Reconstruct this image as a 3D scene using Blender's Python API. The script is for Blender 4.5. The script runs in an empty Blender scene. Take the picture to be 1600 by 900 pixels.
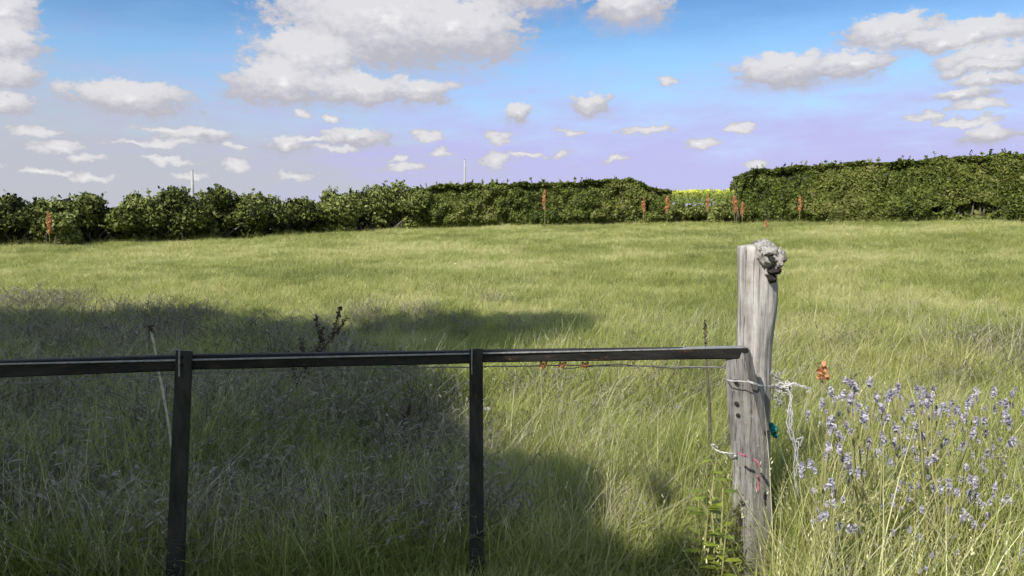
import bpy, math, random
import numpy as np
from mathutils import Vector, noise as mnoise
from math import radians, sin, cos, pi, atan2, asin, sqrt
random.seed(7); rng = np.random.default_rng(11)
SC = bpy.context.scene
COL = SC.collection

# ------------------------------------------------------------------ camera numbers
F = 1256.0; EYE = 1.55; PITCH = math.atan(80 / F)
def ray(u, v):
    a = (u - 800) / F; b = (450 - v) / F
    return np.array([a, cos(PITCH) + b * sin(PITCH), -sin(PITCH) + b * cos(PITCH)])
def P(u, v, Y):
    d = ray(u, v); t = Y / d[1]
    return np.array([d[0] * t, Y, EYE + d[2] * t])

# ------------------------------------------------------------------ terrain
def smooth_noise(x, y):
    return (np.sin(x * .9 + 1.3 * np.sin(y * .37)) * np.cos(y * .8 + .6 * np.sin(x * .5)) * .5
            + .3 * np.sin(x * 2.3 + y * 1.1 + 1) * np.cos(y * 2.0 - x * .7))
def terrain(x, y):
    x = np.asarray(x, float); y = np.asarray(y, float)
    tx = np.clip(x / np.maximum(y, 12), -.7, .8)
    s = np.interp(tx, [-.64, -.32, 0, .28, .64], [.045, .05, .059, .065, .083])
    q = (y - 5) / 1.5
    g = 1.5 * np.where(q > 30, q, np.log1p(np.exp(np.minimum(q, 30))))
    k = 84.0
    g = np.where(g < 60, g, 60 + (k - 60) * (1 - np.exp(-(g - 60) / (k - 60))))
    z = s * g - .012 * np.maximum(0, y - 110)
    return z + .05 * smooth_noise(x, y) * np.clip((y - 4) / 6, 0, 1)
def hit(u, v):
    d = ray(u, v); t = 2.0
    last = t
    while t < 300:
        p = np.array([0, 0, EYE]) + d * t
        if p[2] < terrain(p[0], p[1]):
            lo, hi = last, t
            for _ in range(30):
                m = (lo + hi) / 2; p = np.array([0, 0, EYE]) + d * m
                if p[2] < terrain(p[0], p[1]): hi = m
                else: lo = m
            return np.array([0, 0, EYE]) + d * hi
        last = t; t *= 1.01
    return np.array([0, 0, EYE]) + d * 300

# ------------------------------------------------------------------ light direction
SUN_EL = radians(40); SUN_AZ = radians(213)       # azimuth of the sun, from +Y towards +X
TO_SUN = np.array([sin(SUN_AZ) * cos(SUN_EL), cos(SUN_AZ) * cos(SUN_EL), sin(SUN_EL)])

# ------------------------------------------------------------------ materials
def new_mat(name):
    m = bpy.data.materials.new(name); m.use_nodes = True
    nt = m.node_tree; nt.nodes.clear()
    out = nt.nodes.new('ShaderNodeOutputMaterial')
    return m, nt, out
def ramp(nt, stops, interp='LINEAR'):
    r = nt.nodes.new('ShaderNodeValToRGB'); e = r.color_ramp.elements
    r.color_ramp.interpolation = interp
    while len(e) < len(stops): e.new(.5)
    for i, (p, c) in enumerate(stops):
        e[i].position = p; e[i].color = (c[0], c[1], c[2], 1)
    return r
def leaf_mat(name, stops, trans=.35, rough=.6, src='attr', big=.35, scale=.6):
    """leaf or blade: colour from a per-leaf (or per-tuft) random number and a large soft noise of place"""
    m, nt, out = new_mat(name); N = nt.nodes.new; L = nt.links.new
    if src == 'attr':
        a = N('ShaderNodeAttribute'); a.attribute_name = 'rnd'; val = a.outputs['Fac']
        g = N('ShaderNodeNewGeometry'); pos = g.outputs['Position']
    else:
        a = N('ShaderNodeObjectInfo'); pos = a.outputs['Location']
        b = N('ShaderNodeAttribute'); b.attribute_name = 'rnd'
        mm = N('ShaderNodeMath'); mm.operation = 'MULTIPLY_ADD'
        L(b.outputs['Fac'], mm.inputs[0]); mm.inputs[1].default_value = .5
        m2 = N('ShaderNodeMath'); m2.operation = 'MULTIPLY'; m2.inputs[1].default_value = .5
        L(a.outputs['Random'], m2.inputs[0]); L(m2.outputs[0], mm.inputs[2]); val = mm.outputs[0]
    n = N('ShaderNodeTexNoise'); n.inputs['Scale'].default_value = scale; n.inputs['Detail'].default_value = 3
    L(pos, n.inputs['Vector'])
    mr = N('ShaderNodeMapRange'); mr.inputs[1].default_value = .3; mr.inputs[2].default_value = .7
    mr.inputs[3].default_value = -big; mr.inputs[4].default_value = big
    L(n.outputs['Fac'], mr.inputs[0])
    nb_ = N('ShaderNodeTexNoise'); nb_.inputs['Scale'].default_value = scale * 5.5; nb_.inputs['Detail'].default_value = 4
    L(pos, nb_.inputs['Vector'])
    mrb = N('ShaderNodeMapRange'); mrb.inputs[1].default_value = .3; mrb.inputs[2].default_value = .7
    mrb.inputs[3].default_value = -big * .8; mrb.inputs[4].default_value = big * .8
    L(nb_.outputs['Fac'], mrb.inputs[0])
    ad0 = N('ShaderNodeMath'); ad0.operation = 'ADD'; L(mr.outputs[0], ad0.inputs[0]); L(mrb.outputs[0], ad0.inputs[1])
    add = N('ShaderNodeMath'); add.operation = 'ADD'; add.use_clamp = True
    L(val, add.inputs[0]); L(ad0.outputs[0], add.inputs[1])
    r = ramp(nt, stops); L(add.outputs[0], r.inputs[0])
    p = N('ShaderNodeBsdfPrincipled'); p.inputs['Roughness'].default_value = rough
    p.inputs['Specular IOR Level'].default_value = .25
    L(r.outputs[0], p.inputs['Base Color'])
    t = N('ShaderNodeBsdfTranslucent'); L(r.outputs[0], t.inputs[0])
    mx = N('ShaderNodeMixShader'); mx.inputs[0].default_value = trans
    L(p.outputs[0], mx.inputs[1]); L(t.outputs[0], mx.inputs[2]); L(mx.outputs[0], out.inputs[0])
    return m
def simple_mat(name, c1, c2, scale=(8, 8, 8), rough=.8, bump=.0, metal=0, lo=.35, hi=.65, dist=.01, c3=None):
    m, nt, out = new_mat(name); N = nt.nodes.new; L = nt.links.new
    tc = N('ShaderNodeTexCoord'); mp = N('ShaderNodeMapping'); mp.inputs['Scale'].default_value = scale
    L(tc.outputs['Object'], mp.inputs[0])
    n = N('ShaderNodeTexNoise'); n.inputs['Scale'].default_value = 1; n.inputs['Detail'].default_value = 6
    n.inputs['Roughness'].default_value = .65
    L(mp.outputs[0], n.inputs['Vector'])
    st = [(lo, c1), (hi, c2)] if c3 is None else [(lo, c1), ((lo + hi) / 2, c3), (hi, c2)]
    r = ramp(nt, st); L(n.outputs['Fac'], r.inputs[0])
    p = N('ShaderNodeBsdfPrincipled'); p.inputs['Roughness'].default_value = rough; p.inputs['Metallic'].default_value = metal
    p.inputs['Specular IOR Level'].default_value = .3
    if 'painted' in name: p.inputs['Specular IOR Level'].default_value = .12
    L(r.outputs[0], p.inputs['Base Color'])
    if bump:
        b = N('ShaderNodeBump'); b.inputs['Strength'].default_value = bump; b.inputs['Distance'].default_value = dist
        L(n.outputs['Fac'], b.inputs['Height']); L(b.outputs[0], p.inputs['Normal'])
    L(p.outputs[0], out.inputs[0])
    return m

M = {}
M['ground'] = None
M['grass'] = leaf_mat('meadow_grass', [(0, (.14, .175, .048)), (.35, (.25, .295, .070)), (.65, (.37, .405, .105)), (1, (.54, .52, .25))], .42, .6, 'inst', .30, .40)
M['short'] = leaf_mat('grazed_grass', [(0, (.18, .215, .062)), (.4, (.335, .37, .115)), (.7, (.46, .475, .165)), (1, (.60, .58, .30))], .42, .6, 'inst', .40, .26)
M['forb'] = leaf_mat('forb_leaf', [(0, (.07, .10, .025)), (.5, (.14, .19, .05)), (1, (.24, .29, .09))], .35, .5, 'inst', .2, 1.5)
M['tangle'] = leaf_mat('shade_greyed_weed', [(0, (.08, .074, .056)), (.5, (.24, .225, .17)), (1, (.36, .335, .26))], .3, .8, 'inst', .2, 1)  # dull grey-brown puts extra shade into the weed colour
M['dead'] = leaf_mat('dead_grass', [(0, (.20, .19, .12)), (.5, (.36, .34, .22)), (1, (.55, .53, .38))], .25, .7, 'inst', .2, 1)
M['straw'] = leaf_mat('dry_stalk', [(0, (.34, .35, .15)), (.5, (.52, .51, .27)), (1, (.70, .67, .42))], .2, .7, 'inst', .15, 1)
M['hedge'] = leaf_mat('hedge_leaf', [(0, (.030, .042, .008)), (.4, (.092, .120, .018)), (.75, (.135, .162, .028)), (1, (.18, .185, .06))], .2, .6, 'attr', .40, .45)
M['shrubA'] = leaf_mat('shrub_leaf', [(0, (.014, .020, .005)), (.5, (.070, .090, .014)), (1, (.155, .17, .042))], .12, .6, 'attr', .40, .6)
M['shrubB'] = leaf_mat('pale_shrub_leaf', [(0, (.06, .075, .018)), (.5, (.15, .18, .045)), (1, (.27, .29, .09))], .2, .55, 'attr', .2, .7)
M['shade_leaf'] = leaf_mat('tree_leaf', [(0, (.03, .045, .012)), (1, (.09, .12, .03))], .1, .5, 'attr', .1, .3)
M['bark'] = simple_mat('bark', (.06, .05, .04), (.16, .14, .11), (12, 12, 3), .9, .5)
M['crop'] = leaf_mat('crop_leaf', [(0, (.16, .20, .04)), (.5, (.30, .34, .06)), (1, (.62, .62, .06))], .35, .6, 'attr', .1, .3)
M['dock'] = leaf_mat('dock_seed', [(0, (.34, .14, .06)), (.5, (.52, .24, .11)), (1, (.66, .36, .19))], .2, .8, 'attr', .1, 3)
M['dockdark'] = leaf_mat('dry_dock_seed', [(0, (.05, .035, .025)), (1, (.14, .10, .07))], .1, .8, 'attr', .1, 3)
M['dockleaf'] = leaf_mat('dock_leaf', [(0, (.10, .13, .03)), (1, (.22, .25, .06))], .35, .5, 'attr', .1, 3)
M['weed'] = leaf_mat('bright_weed_leaf', [(0, (.14, .20, .025)), (1, (.30, .36, .04))], .4, .45, 'attr', .1, 3)
M['stem'] = simple_mat('plant_stem', (.16, .17, .06), (.30, .27, .12), (9, 9, 20), .8)
M['drystem'] = simple_mat('dry_plant_stem', (.30, .28, .20), (.52, .49, .40), (9, 9, 20), .8)
M['darkstem'] = simple_mat('dark_plant_stem', (.05, .045, .03), (.12, .10, .07), (9, 9, 20), .9)
M['mauve'] = leaf_mat('thistle_floret', [(0, (.22, .208, .255)), (.5, (.36, .345, .405)), (1, (.54, .525, .575))], .25, .8, 'attr', .1, 5)
M['petal'] = leaf_mat('white_petal', [(0, (.70, .70, .68)), (1, (.82, .82, .80))], .25, .6, 'attr', .05, 5)
def wood_mat(name, dark, mid, light, crack, sc=(30, 30, 2.2), blotch=.5):
    m, nt, out = new_mat(name); N = nt.nodes.new; L = nt.links.new
    tc = N('ShaderNodeTexCoord')
    def nz(scale, det, ro=.6, loc=(0, 0, 0)):
        mp = N('ShaderNodeMapping'); mp.inputs['Scale'].default_value = scale; mp.inputs['Location'].default_value = loc; L(tc.outputs['Object'], mp.inputs[0])
        n = N('ShaderNodeTexNoise'); n.inputs['Scale'].default_value = 1; n.inputs['Detail'].default_value = det; n.inputs['Roughness'].default_value = ro
        L(mp.outputs[0], n.inputs['Vector']); return n.outputs['Fac']
    g1 = nz(sc, 6); r1 = ramp(nt, [(.32, dark), (.48, mid), (.66, light)]); L(g1, r1.inputs[0])
    g2 = nz((sc[0] * 3.4, sc[1] * 3.4, sc[2] * .9), 4, .55, (3, 1, 2)); r2 = ramp(nt, [(.30, (.22, .21, .20)), (.385, (1, 1, 1))]); L(g2, r2.inputs[0])
    g3 = nz((7, 7, 6), 6, .7, (9, 2, 5)); r3 = ramp(nt, [(.36, (.62, .60, .56)), (.62, (1.08, 1.07, 1.05))]); L(g3, r3.inputs[0])
    g4 = nz((26, 26, 22), 5, .6, (1, 7, 3)); r4 = ramp(nt, [(.64, (0, 0, 0)), (.70, (1, 1, 1))]); L(g4, r4.inputs[0])
    def mul(a, b, f=1.0, mode='MULTIPLY'):
        x = N('ShaderNodeMix'); x.data_type = 'RGBA'; x.blend_type = mode
        if isinstance(f, float): x.inputs[0].default_value = f
        else: L(f, x.inputs[0])
        L(a, x.inputs[6])
        if isinstance(b, tuple): x.inputs[7].default_value = (*b, 1)
        else: L(b, x.inputs[7])
        return x.outputs[2]
    c = mul(mul(r1.outputs[0], r2.outputs[0], crack), r3.outputs[0], blotch + .4)
    mm = N('ShaderNodeMath'); mm.operation = 'MULTIPLY'; mm.inputs[1].default_value = .55; L(r4.outputs[0], mm.inputs[0])
    c = mul(c, (.40, .41, .33), mm.outputs[0], 'MIX')          # pale lichen
    p = N('ShaderNodeBsdfPrincipled'); p.inputs['Roughness'].default_value = .92; p.inputs['Specular IOR Level'].default_value = .15
    L(c, p.inputs['Base Color'])
    h = N('ShaderNodeMath'); h.operation = 'MULTIPLY'; L(g1, h.inputs[0]); L(r2.outputs[0], h.inputs[1])
    b = N('ShaderNodeBump'); b.inputs['Strength'].default_value = 1; b.inputs['Distance'].default_value = .016
    L(h.outputs[0], b.inputs['Height']); L(b.outputs[0], p.inputs['Normal']); L(p.outputs[0], out.inputs[0]); return m
M['post'] = wood_mat('weathered_wood', (.20, .192, .18), (.345, .335, .32), (.45, .44, .425), .85)
M['burl'] = wood_mat('weathered_knot_wood', (.14, .135, .125), (.29, .282, .268), (.42, .412, .395), .9, (16, 16, 22))
M['hollow'] = simple_mat('shaded_knot_hollow', (.012, .010, .009), (.04, .034, .03), (40, 40, 40), .95, .5)  # near-black: shade of the knot put into the colour
def paint_mat(name, base, lightp, sc):
    m, nt, out = new_mat(name); N = nt.nodes.new; L = nt.links.new
    tc = N('ShaderNodeTexCoord')
    def nz(scale, det, ro=.65):
        mp = N('ShaderNodeMapping'); mp.inputs['Scale'].default_value = scale; L(tc.outputs['Object'], mp.inputs[0])
        n = N('ShaderNodeTexNoise'); n.inputs['Scale'].default_value = 1; n.inputs['Detail'].default_value = det; n.inputs['Roughness'].default_value = ro
        L(mp.outputs[0], n.inputs['Vector']); return n.outputs['Fac']
    a = nz(sc, 7); r1 = ramp(nt, [(.35, base), (.7, lightp)]); L(a, r1.inputs[0])
    b_ = nz(tuple(q * 2.2 for q in sc), 8, .72); r2 = ramp(nt, [(.585, (0, 0, 0)), (.66, (1, 1, 1))]); L(b_, r2.inputs[0])
    rr = ramp(nt, [(.4, (.030, .018, .012)), (.6, (.085, .044, .024))]); L(nz((90, 90, 90), 4), rr.inputs[0])
    x = N('ShaderNodeMix'); x.data_type = 'RGBA'; L(r2.outputs[0], x.inputs[0]); L(r1.outputs[0], x.inputs[6]); L(rr.outputs[0], x.inputs[7])
    p = N('ShaderNodeBsdfPrincipled'); p.inputs['Roughness'].default_value = .62; p.inputs['Specular IOR Level'].default_value = .14; L(x.outputs[2], p.inputs['Base Color'])
    b = N('ShaderNodeBump'); b.inputs['Strength'].default_value = .6; b.inputs['Distance'].default_value = .004; L(b_, b.inputs['Height']); L(b.outputs[0], p.inputs['Normal'])
    L(p.outputs[0], out.inputs[0]); return m
M['rail'] = paint_mat('black_painted_steel', (.007, .007, .0065), (.026, .025, .023), (6, 22, 22))
M['upright'] = paint_mat('dark_painted_steel', (.013, .013, .012), (.042, .040, .036), (22, 22, 6))
M['stile'] = wood_mat('grey_stile_wood', (.125, .12, .112), (.195, .189, .178), (.265, .258, .245), .5, (40, 40, 2.4))
M['strap'] = simple_mat('worn_grey_strap', (.035, .034, .033), (.10, .098, .095), (40, 40, 6), .8, .6, dist=.006)
M['wire'] = simple_mat('galvanised_wire', (.16, .16, .16), (.30, .30, .29), (60, 60, 60), .55, 0, .3)
M['rust'] = simple_mat('rust', (.30, .10, .04), (.50, .20, .09), (60, 60, 60), .9, .3)
M['twine'] = simple_mat('white_twine', (.34, .335, .32), (.56, .55, .53), (90, 90, 90), .85, .3)
M['greytwine'] = simple_mat('frayed_grey_twine', (.20, .20, .20), (.38, .38, .38), (90, 90, 90), .85, .3)
M['redtwine'] = simple_mat('faded_red_twine', (.22, .07, .095), (.33, .12, .16), (90, 90, 90), .85, .3)
M['teal'] = simple_mat('teal_rope', (.01, .14, .12), (.03, .25, .21), (90, 90, 90), .8, .3)
M['pole'] = simple_mat('pale_pole', (.25, .25, .25), (.36, .36, .36), (3, 3, 3), .8)

def ground_mat():
    m, nt, out = new_mat('meadow_ground'); N = nt.nodes.new; L = nt.links.new
    tc = N('ShaderNodeTexCoord')
    n1 = N('ShaderNodeTexNoise'); n1.inputs['Scale'].default_value = .25; n1.inputs['Detail'].default_value = 6
    n2 = N('ShaderNodeTexNoise'); n2.inputs['Scale'].default_value = 9; n2.inputs['Detail'].default_value = 8; n2.inputs['Roughness'].default_value = .75
    L(tc.outputs['Object'], n1.inputs['Vector']); L(tc.outputs['Object'], n2.inputs['Vector'])
    r1 = ramp(nt, [(.3, (.18, .205, .068)), (.7, (.29, .32, .115))]); L(n1.outputs['Fac'], r1.inputs[0])
    r2 = ramp(nt, [(.35, (.45, .45, .45)), (.65, (1.3, 1.25, 1.2))]); L(n2.outputs['Fac'], r2.inputs[0])
    mx = N('ShaderNodeMix'); mx.data_type = 'RGBA'; mx.blend_type = 'MULTIPLY'; mx.inputs[0].default_value = 1
    L(r1.outputs[0], mx.inputs[6]); L(r2.outputs[0], mx.inputs[7])
    p = N('ShaderNodeBsdfPrincipled'); p.inputs['Roughness'].default_value = 1; p.inputs['Specular IOR Level'].default_value = .1
    L(mx.outputs[2], p.inputs['Base Color'])
    b = N('ShaderNodeBump'); b.inputs['Strength'].default_value = .8; b.inputs['Distance'].default_value = .08
    L(n2.outputs['Fac'], b.inputs['Height']); L(b.outputs[0], p.inputs['Normal'])
    L(p.outputs[0], out.inputs[0]); return m
M['ground'] = ground_mat()

# ------------------------------------------------------------------ object helpers
def tag(o, label=None, cat=None, group=None, kind=None):
    if label: o['label'] = label
    if cat: o['category'] = cat
    if group: o['group'] = group
    if kind: o['kind'] = kind
    return o
def empty(name, loc, label, cat, group=None):
    o = bpy.data.objects.new(name, None); COL.objects.link(o)
    o.location = loc; o.empty_display_size = .2
    return tag(o, label, cat, group)
def mesh_obj(name, verts, faces, mat, parent=None, rnd=None, smooth=False, link=True):
    """faces: an (n,k) array, or a list of lists; rnd: per-vertex random"""
    me = bpy.data.meshes.new(name)
    verts = np.asarray(verts, np.float32)
    if isinstance(faces, np.ndarray):
        k = faces.shape[1]; n = len(faces)
        me.vertices.add(len(verts)); me.vertices.foreach_set('co', verts.ravel())
        me.loops.add(n * k); me.loops.foreach_set('vertex_index', faces.astype(np.int32).ravel())
        me.polygons.add(n)
        me.polygons.foreach_set('loop_start', np.arange(0, n * k, k, dtype=np.int32))
        me.update(calc_edges=True)
    else:
        me.from_pydata([tuple(map(float, v)) for v in verts], [], faces); me.update()
    if rnd is not None:
        a = me.attributes.new('rnd', 'FLOAT', 'POINT'); a.data.foreach_set('value', np.asarray(rnd, np.float32))
    if smooth:
        me.polygons.foreach_set('use_smooth', np.ones(len(me.polygons), bool))
    if isinstance(mat, list):
        for m_ in mat: me.materials.append(m_)
    elif mat: me.materials.append(mat)
    me.validate()
    o = bpy.data.objects.new(name, me)
    if link: COL.objects.link(o)
    if parent is not None: o.parent = parent
    return o
class MB:
    def __init__(s): s.v = []; s.f = []; s.r = []
    def add(s, v, f, r=.5):
        b = len(s.v); s.v += [tuple(p) for p in v]; s.f += [[i + b for i in q] for q in f]; s.r += [r] * len(v)
    def tube(s, pts, radii, n=7, r=.5, cap=True):
        pts = [np.asarray(p, float) for p in pts]
        if np.isscalar(radii): radii = [radii] * len(pts)
        rings = []; V = []
        ref = np.array([.31, .17, .93])
        for i, p in enumerate(pts):
            t = pts[min(i + 1, len(pts) - 1)] - pts[max(i - 1, 0)]
            t = t / (np.linalg.norm(t) + 1e-9)
            rr = ref if abs(t @ ref) < .95 else np.array([1., 0, 0])
            a = np.cross(t, rr); a /= np.linalg.norm(a); b = np.cross(t, a)
            for k in range(n):
                q = 2 * pi * k / n; V.append(p + radii[i] * (a * cos(q) + b * sin(q)))
        Fs = []
        for i in range(len(pts) - 1):
            for k in range(n):
                Fs.append([i * n + k, i * n + (k + 1) % n, (i + 1) * n + (k + 1) % n, (i + 1) * n + k])
        if cap:
            Fs.append(list(range(n))[::-1]); Fs.append([(len(pts) - 1) * n + k for k in range(n)])
        s.add(V, Fs, r)
    def bar(s, p0, p1, w0, h0, w1, h1, depth_dir, n=2, wob=0, r=.5, bev=.004):
        """a rectangular bar from p0 to p1: depth w along depth_dir, height h across it, bevelled section"""
        p0 = np.asarray(p0, float); p1 = np.asarray(p1, float)
        t = (p1 - p0) / np.linalg.norm(p1 - p0); d = np.asarray(depth_dir, float); d = d - t * (d @ t); d /= np.linalg.norm(d)
        c = np.cross(t, d); V = []; Fs = []
        for i in range(n):
            q = i / (n - 1); w = (w0 + (w1 - w0) * q) / 2; h = (h0 + (h1 - h0) * q) / 2
            p = p0 + (p1 - p0) * q + (c * random.uniform(-wob, wob) + d * random.uniform(-wob, wob) if wob else 0)
            for (x, y) in ((-w, -h + bev), (-w + bev, -h), (w - bev, -h), (w, -h + bev), (w, h - bev), (w - bev, h), (-w + bev, h), (-w, h - bev)):
                V.append(p + d * x + c * y)
        for i in range(n - 1):
            for k in range(8): Fs.append([i * 8 + k, i * 8 + (k + 1) % 8, (i + 1) * 8 + (k + 1) % 8, (i + 1) * 8 + k])
        Fs.append(list(range(8))[::-1]); Fs.append([(n - 1) * 8 + k for k in range(8)])
        s.add(V, Fs, r)
    def leaf(s, p, d, up, L, W, r=.5, droop=.2):
        p = np.asarray(p, float); d = np.asarray(d, float); d /= np.linalg.norm(d)
        up = np.asarray(up, float); sd = np.cross(d, up); sd /= (np.linalg.norm(sd) + 1e-9); nrm = np.cross(sd, d)
        V = [p]; 
        for q, w in ((.3, .8), (.6, 1.), (.85, .6)):
            c = p + d * L * q - nrm * droop * L * q * q
            V += [c - sd * W * w / 2, c + sd * W * w / 2]
        V.append(p + d * L - nrm * droop * L)
        s.add(V, [[0, 2, 1], [1, 2, 4, 3], [3, 4, 6, 5], [5, 6, 7]], r)
    def build(s, name, mat, parent=None, smooth=False, link=True):
        return mesh_obj(name, s.v, s.f, mat, parent, s.r, smooth, link)
def copy_tree(o, parent=None):
    c = o.copy(); COL.objects.link(c); c.parent = parent
    for ch in list(o.children): copy_tree(ch, c)
    return c

# leaf cloud: many small diamond leaves at the given points, facing about nrm
def leaf_cloud(pts, nrm, size, jitter=.9, aspect=1.6):
    n = len(pts)
    nn = nrm + rng.normal(0, jitter, (n, 3)); nn /= np.linalg.norm(nn, axis=1)[:, None]
    a = np.cross(nn, rng.normal(0, 1, (n, 3))); a /= np.linalg.norm(a, axis=1)[:, None]
    b = np.cross(nn, a)
    sz = (np.asarray(size) * rng.uniform(.6, 1.4, n))[:, None]
    bend = nn * sz * rng.uniform(-.3, .3, (n, 1))
    v = np.stack([pts - a * sz * aspect / 2, pts + b * sz / 2 + bend, pts + a * sz * aspect / 2, pts - b * sz / 2 + bend], 1).reshape(-1, 3)
    f = np.arange(n * 4).reshape(n, 4)
    return v, f, np.repeat(rng.uniform(0, 1, n), 4)

# ------------------------------------------------------------------ ground sheet
def grid_axis(vals): return np.array(vals)
ys = np.concatenate([np.arange(-40, 2, 2.0), np.arange(2, 14, .35), np.arange(14, 60, 1.0), np.arange(60, 140, 4), np.geomspace(140, 2500, 18)])
xs = np.concatenate([-np.geomspace(60, 2500, 14)[::-1], np.arange(-58, -12, 2), np.arange(-12, 12, .4), np.arange(12, 58, 2), np.geomspace(60, 2500, 14)])
X, Y = np.meshgrid(xs, ys); Z = terrain(X, Y)
nx, ny = len(xs), len(ys)
idx = np.arange(nx * ny).reshape(ny, nx)
faces = np.stack([idx[:-1, :-1], idx[:-1, 1:], idx[1:, 1:], idx[1:, :-1]], -1).reshape(-1, 4)
g = mesh_obj('field', np.stack([X, Y, Z], -1).reshape(-1, 3), faces, M['ground'], smooth=True)
tag(g, kind='structure', label='grassy meadow rising gently to the hedges', cat='field')

# ------------------------------------------------------------------ grass
LIB = bpy.data.collections.new('grass_tufts')
def tuft(name, nb, hmin, hmax, wid, spread, lean, mat, heads=0, hb=None):
    V = []; Fc = []; R = []
    for _ in range(nb):
        a = random.uniform(0, 2 * pi); r0 = spread * sqrt(random.random())
        b = np.array([r0 * cos(a), r0 * sin(a), -.02]); h = random.uniform(hmin, hmax)
        az = random.uniform(0, 2 * pi); ln = random.uniform(.15, 1) * lean
        dr = np.array([cos(az), sin(az), 0]); sd = np.array([-sin(az + .6), cos(az + .6), 0]); w = wid * random.uniform(.6, 1.3)
        o = len(V); rr = random.random()
        K = 4
        for i in range(K + 1):
            q = i / K
            c = b + np.array([0, 0, h * (q - .25 * ln * q * q)]) + dr * h * ln * q * q
            ww = w * (1 - q ** 1.6) + .0004
            V += [c - sd * ww / 2, c + sd * ww / 2]; R += [rr, rr]
        for i in range(K): Fc.append([o + 2 * i, o + 2 * i + 1, o + 2 * i + 3, o + 2 * i + 2])
        if heads and random.random() < heads:
            top = c
            for k in range(9):
                q = k / 9; o = len(V)
                cc = top - np.array([0, 0, 1]) * .16 * q * h + rng.normal(0, .004, 3)
                d = rng.normal(0, 1, 3); d /= np.linalg.norm(d); d2 = np.array([0, 0, 1.]) + rng.normal(0, .4, 3)
                s_ = .0038 + .0026 * q
                V += [cc - d2 * s_ * 1.2, cc + d * s_ * .5, cc + d2 * s_ * 1.2, cc - d * s_ * .5]; R += [min(1, rr + .3)] * 4
                Fc.append([o, o + 1, o + 2, o + 3])
    o = mesh_obj(name, np.array(V), np.array(Fc), mat, None, R, link=False)
    LIB.objects.link(o); return o
# names sort in pick order
for i in range(4): tuft('tuft_a%d' % i, 34, .05, .15, .006, .10, .9, M['short'])
for i in range(4): tuft('tuft_b%d' % i, 26, .14, .38, .0058, .11, 1.15, M['grass'])
for i in range(3): tuft('tuft_c%d' % i, 13, .35, .75, .0050, .13, 1.1, M['grass'])
for i in range(4): tuft('tuft_d%d' % i, 4, .50, 1.0, .0058, .16, .95, M['straw'], heads=.6)
for i in range(2): tuft('tuft_e%d' % i, 46, .03, .10, .010, .18, 1.0, M['short'])

def broad(name, nl_, L_, W_, mat):
    mb = MB()
    for k in range(nl_):
        a = random.uniform(0, 6.28); mb.leaf((.02 * cos(a), .02 * sin(a), random.uniform(-.01, .06)), (cos(a), sin(a), random.uniform(.3, 1.4)), (0, 0, 1), L_ * random.uniform(.6, 1.3), W_ * random.uniform(.7, 1.2), random.random(), random.uniform(.2, .6))
    o = mb.build(name, mat, None, False, False); LIB.objects.link(o); return o
for i in range(3): broad('tuft_f%d' % i, 11, .20, .05, M['forb'])
for i in range(2): broad('tuft_g%d' % i, 16, .10, .035, M['forb'])
for i in range(3): tuft('tuft_h%d' % i, 9, .30, .75, .0045, .13, .95, M['dead'], heads=.3)
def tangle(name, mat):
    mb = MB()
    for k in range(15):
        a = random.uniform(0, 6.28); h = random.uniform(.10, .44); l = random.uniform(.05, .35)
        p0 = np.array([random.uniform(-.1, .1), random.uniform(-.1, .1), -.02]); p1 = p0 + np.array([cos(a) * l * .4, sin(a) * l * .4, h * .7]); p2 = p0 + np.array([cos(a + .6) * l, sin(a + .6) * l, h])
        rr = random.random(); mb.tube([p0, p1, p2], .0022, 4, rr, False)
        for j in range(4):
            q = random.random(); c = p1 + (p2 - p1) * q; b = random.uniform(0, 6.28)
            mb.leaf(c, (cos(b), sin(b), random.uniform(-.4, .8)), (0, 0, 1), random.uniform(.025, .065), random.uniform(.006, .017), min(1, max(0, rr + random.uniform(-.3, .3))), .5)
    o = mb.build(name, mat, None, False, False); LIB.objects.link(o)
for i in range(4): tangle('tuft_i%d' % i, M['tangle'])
def lump(x, y):
    return smooth_noise(x * 1.7 + 3, y * 1.7) + .6 * smooth_noise(x * 4.1, y * 4.3 + 7)
def gnoise(x, y, s):   # value noise
    xi = np.floor(x * s).astype(int); yi = np.floor(y * s).astype(int)
    fx = x * s - xi; fy = y * s - yi; fx = fx * fx * (3 - 2 * fx); fy = fy * fy * (3 - 2 * fy)
    h = lambda a, b: ((np.sin(a * 127.1 + b * 311.7) * 43758.5453) % 1.0)
    return (h(xi, yi) * (1 - fx) + h(xi + 1, yi) * fx) * (1 - fy) + (h(xi, yi + 1) * (1 - fx) + h(xi + 1, yi + 1) * fx) * fy
GX = []; GI = []; GS = []
def scatter(n, y0, y1, kinds, smin, smax, power=1.0, side=.72, keep=None):
    """tufts over the field, their density falling with distance"""
    q = rng.uniform(0, 1, n)
    if power == 1: y = y0 * (y1 / y0) ** q
    else: y = (y0 ** (1 - power) + q * (y1 ** (1 - power) - y0 ** (1 - power))) ** (1 / (1 - power))
    x = rng.uniform(-side, side, n) * (y + 1.5)
    ok = np.ones(n, bool) if keep is None else keep(x, y)
    if kinds[0] > 3: ok &= ~((y < 3.36) & (x / y < .352) & (y < 3.2 + .33 * (x / y + .64)))
    if kinds[0] >= 25: ok &= ~((x / y < .352) & (y < 3.62 + .33 * (x / y + .04)))
    ok &= ~((x / y > .258) & (x / y < .345) & (y < 3.74))
    x = x[ok]; y = y[ok]; m = len(x)
    GX.append(np.stack([x, y, terrain(x, y)], 1)); GI.append(rng.choice(kinds, m)); 
    GS.append(rng.uniform(smin, smax, m) * (.7 + .6 * gnoise(x, y, .9)))
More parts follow.
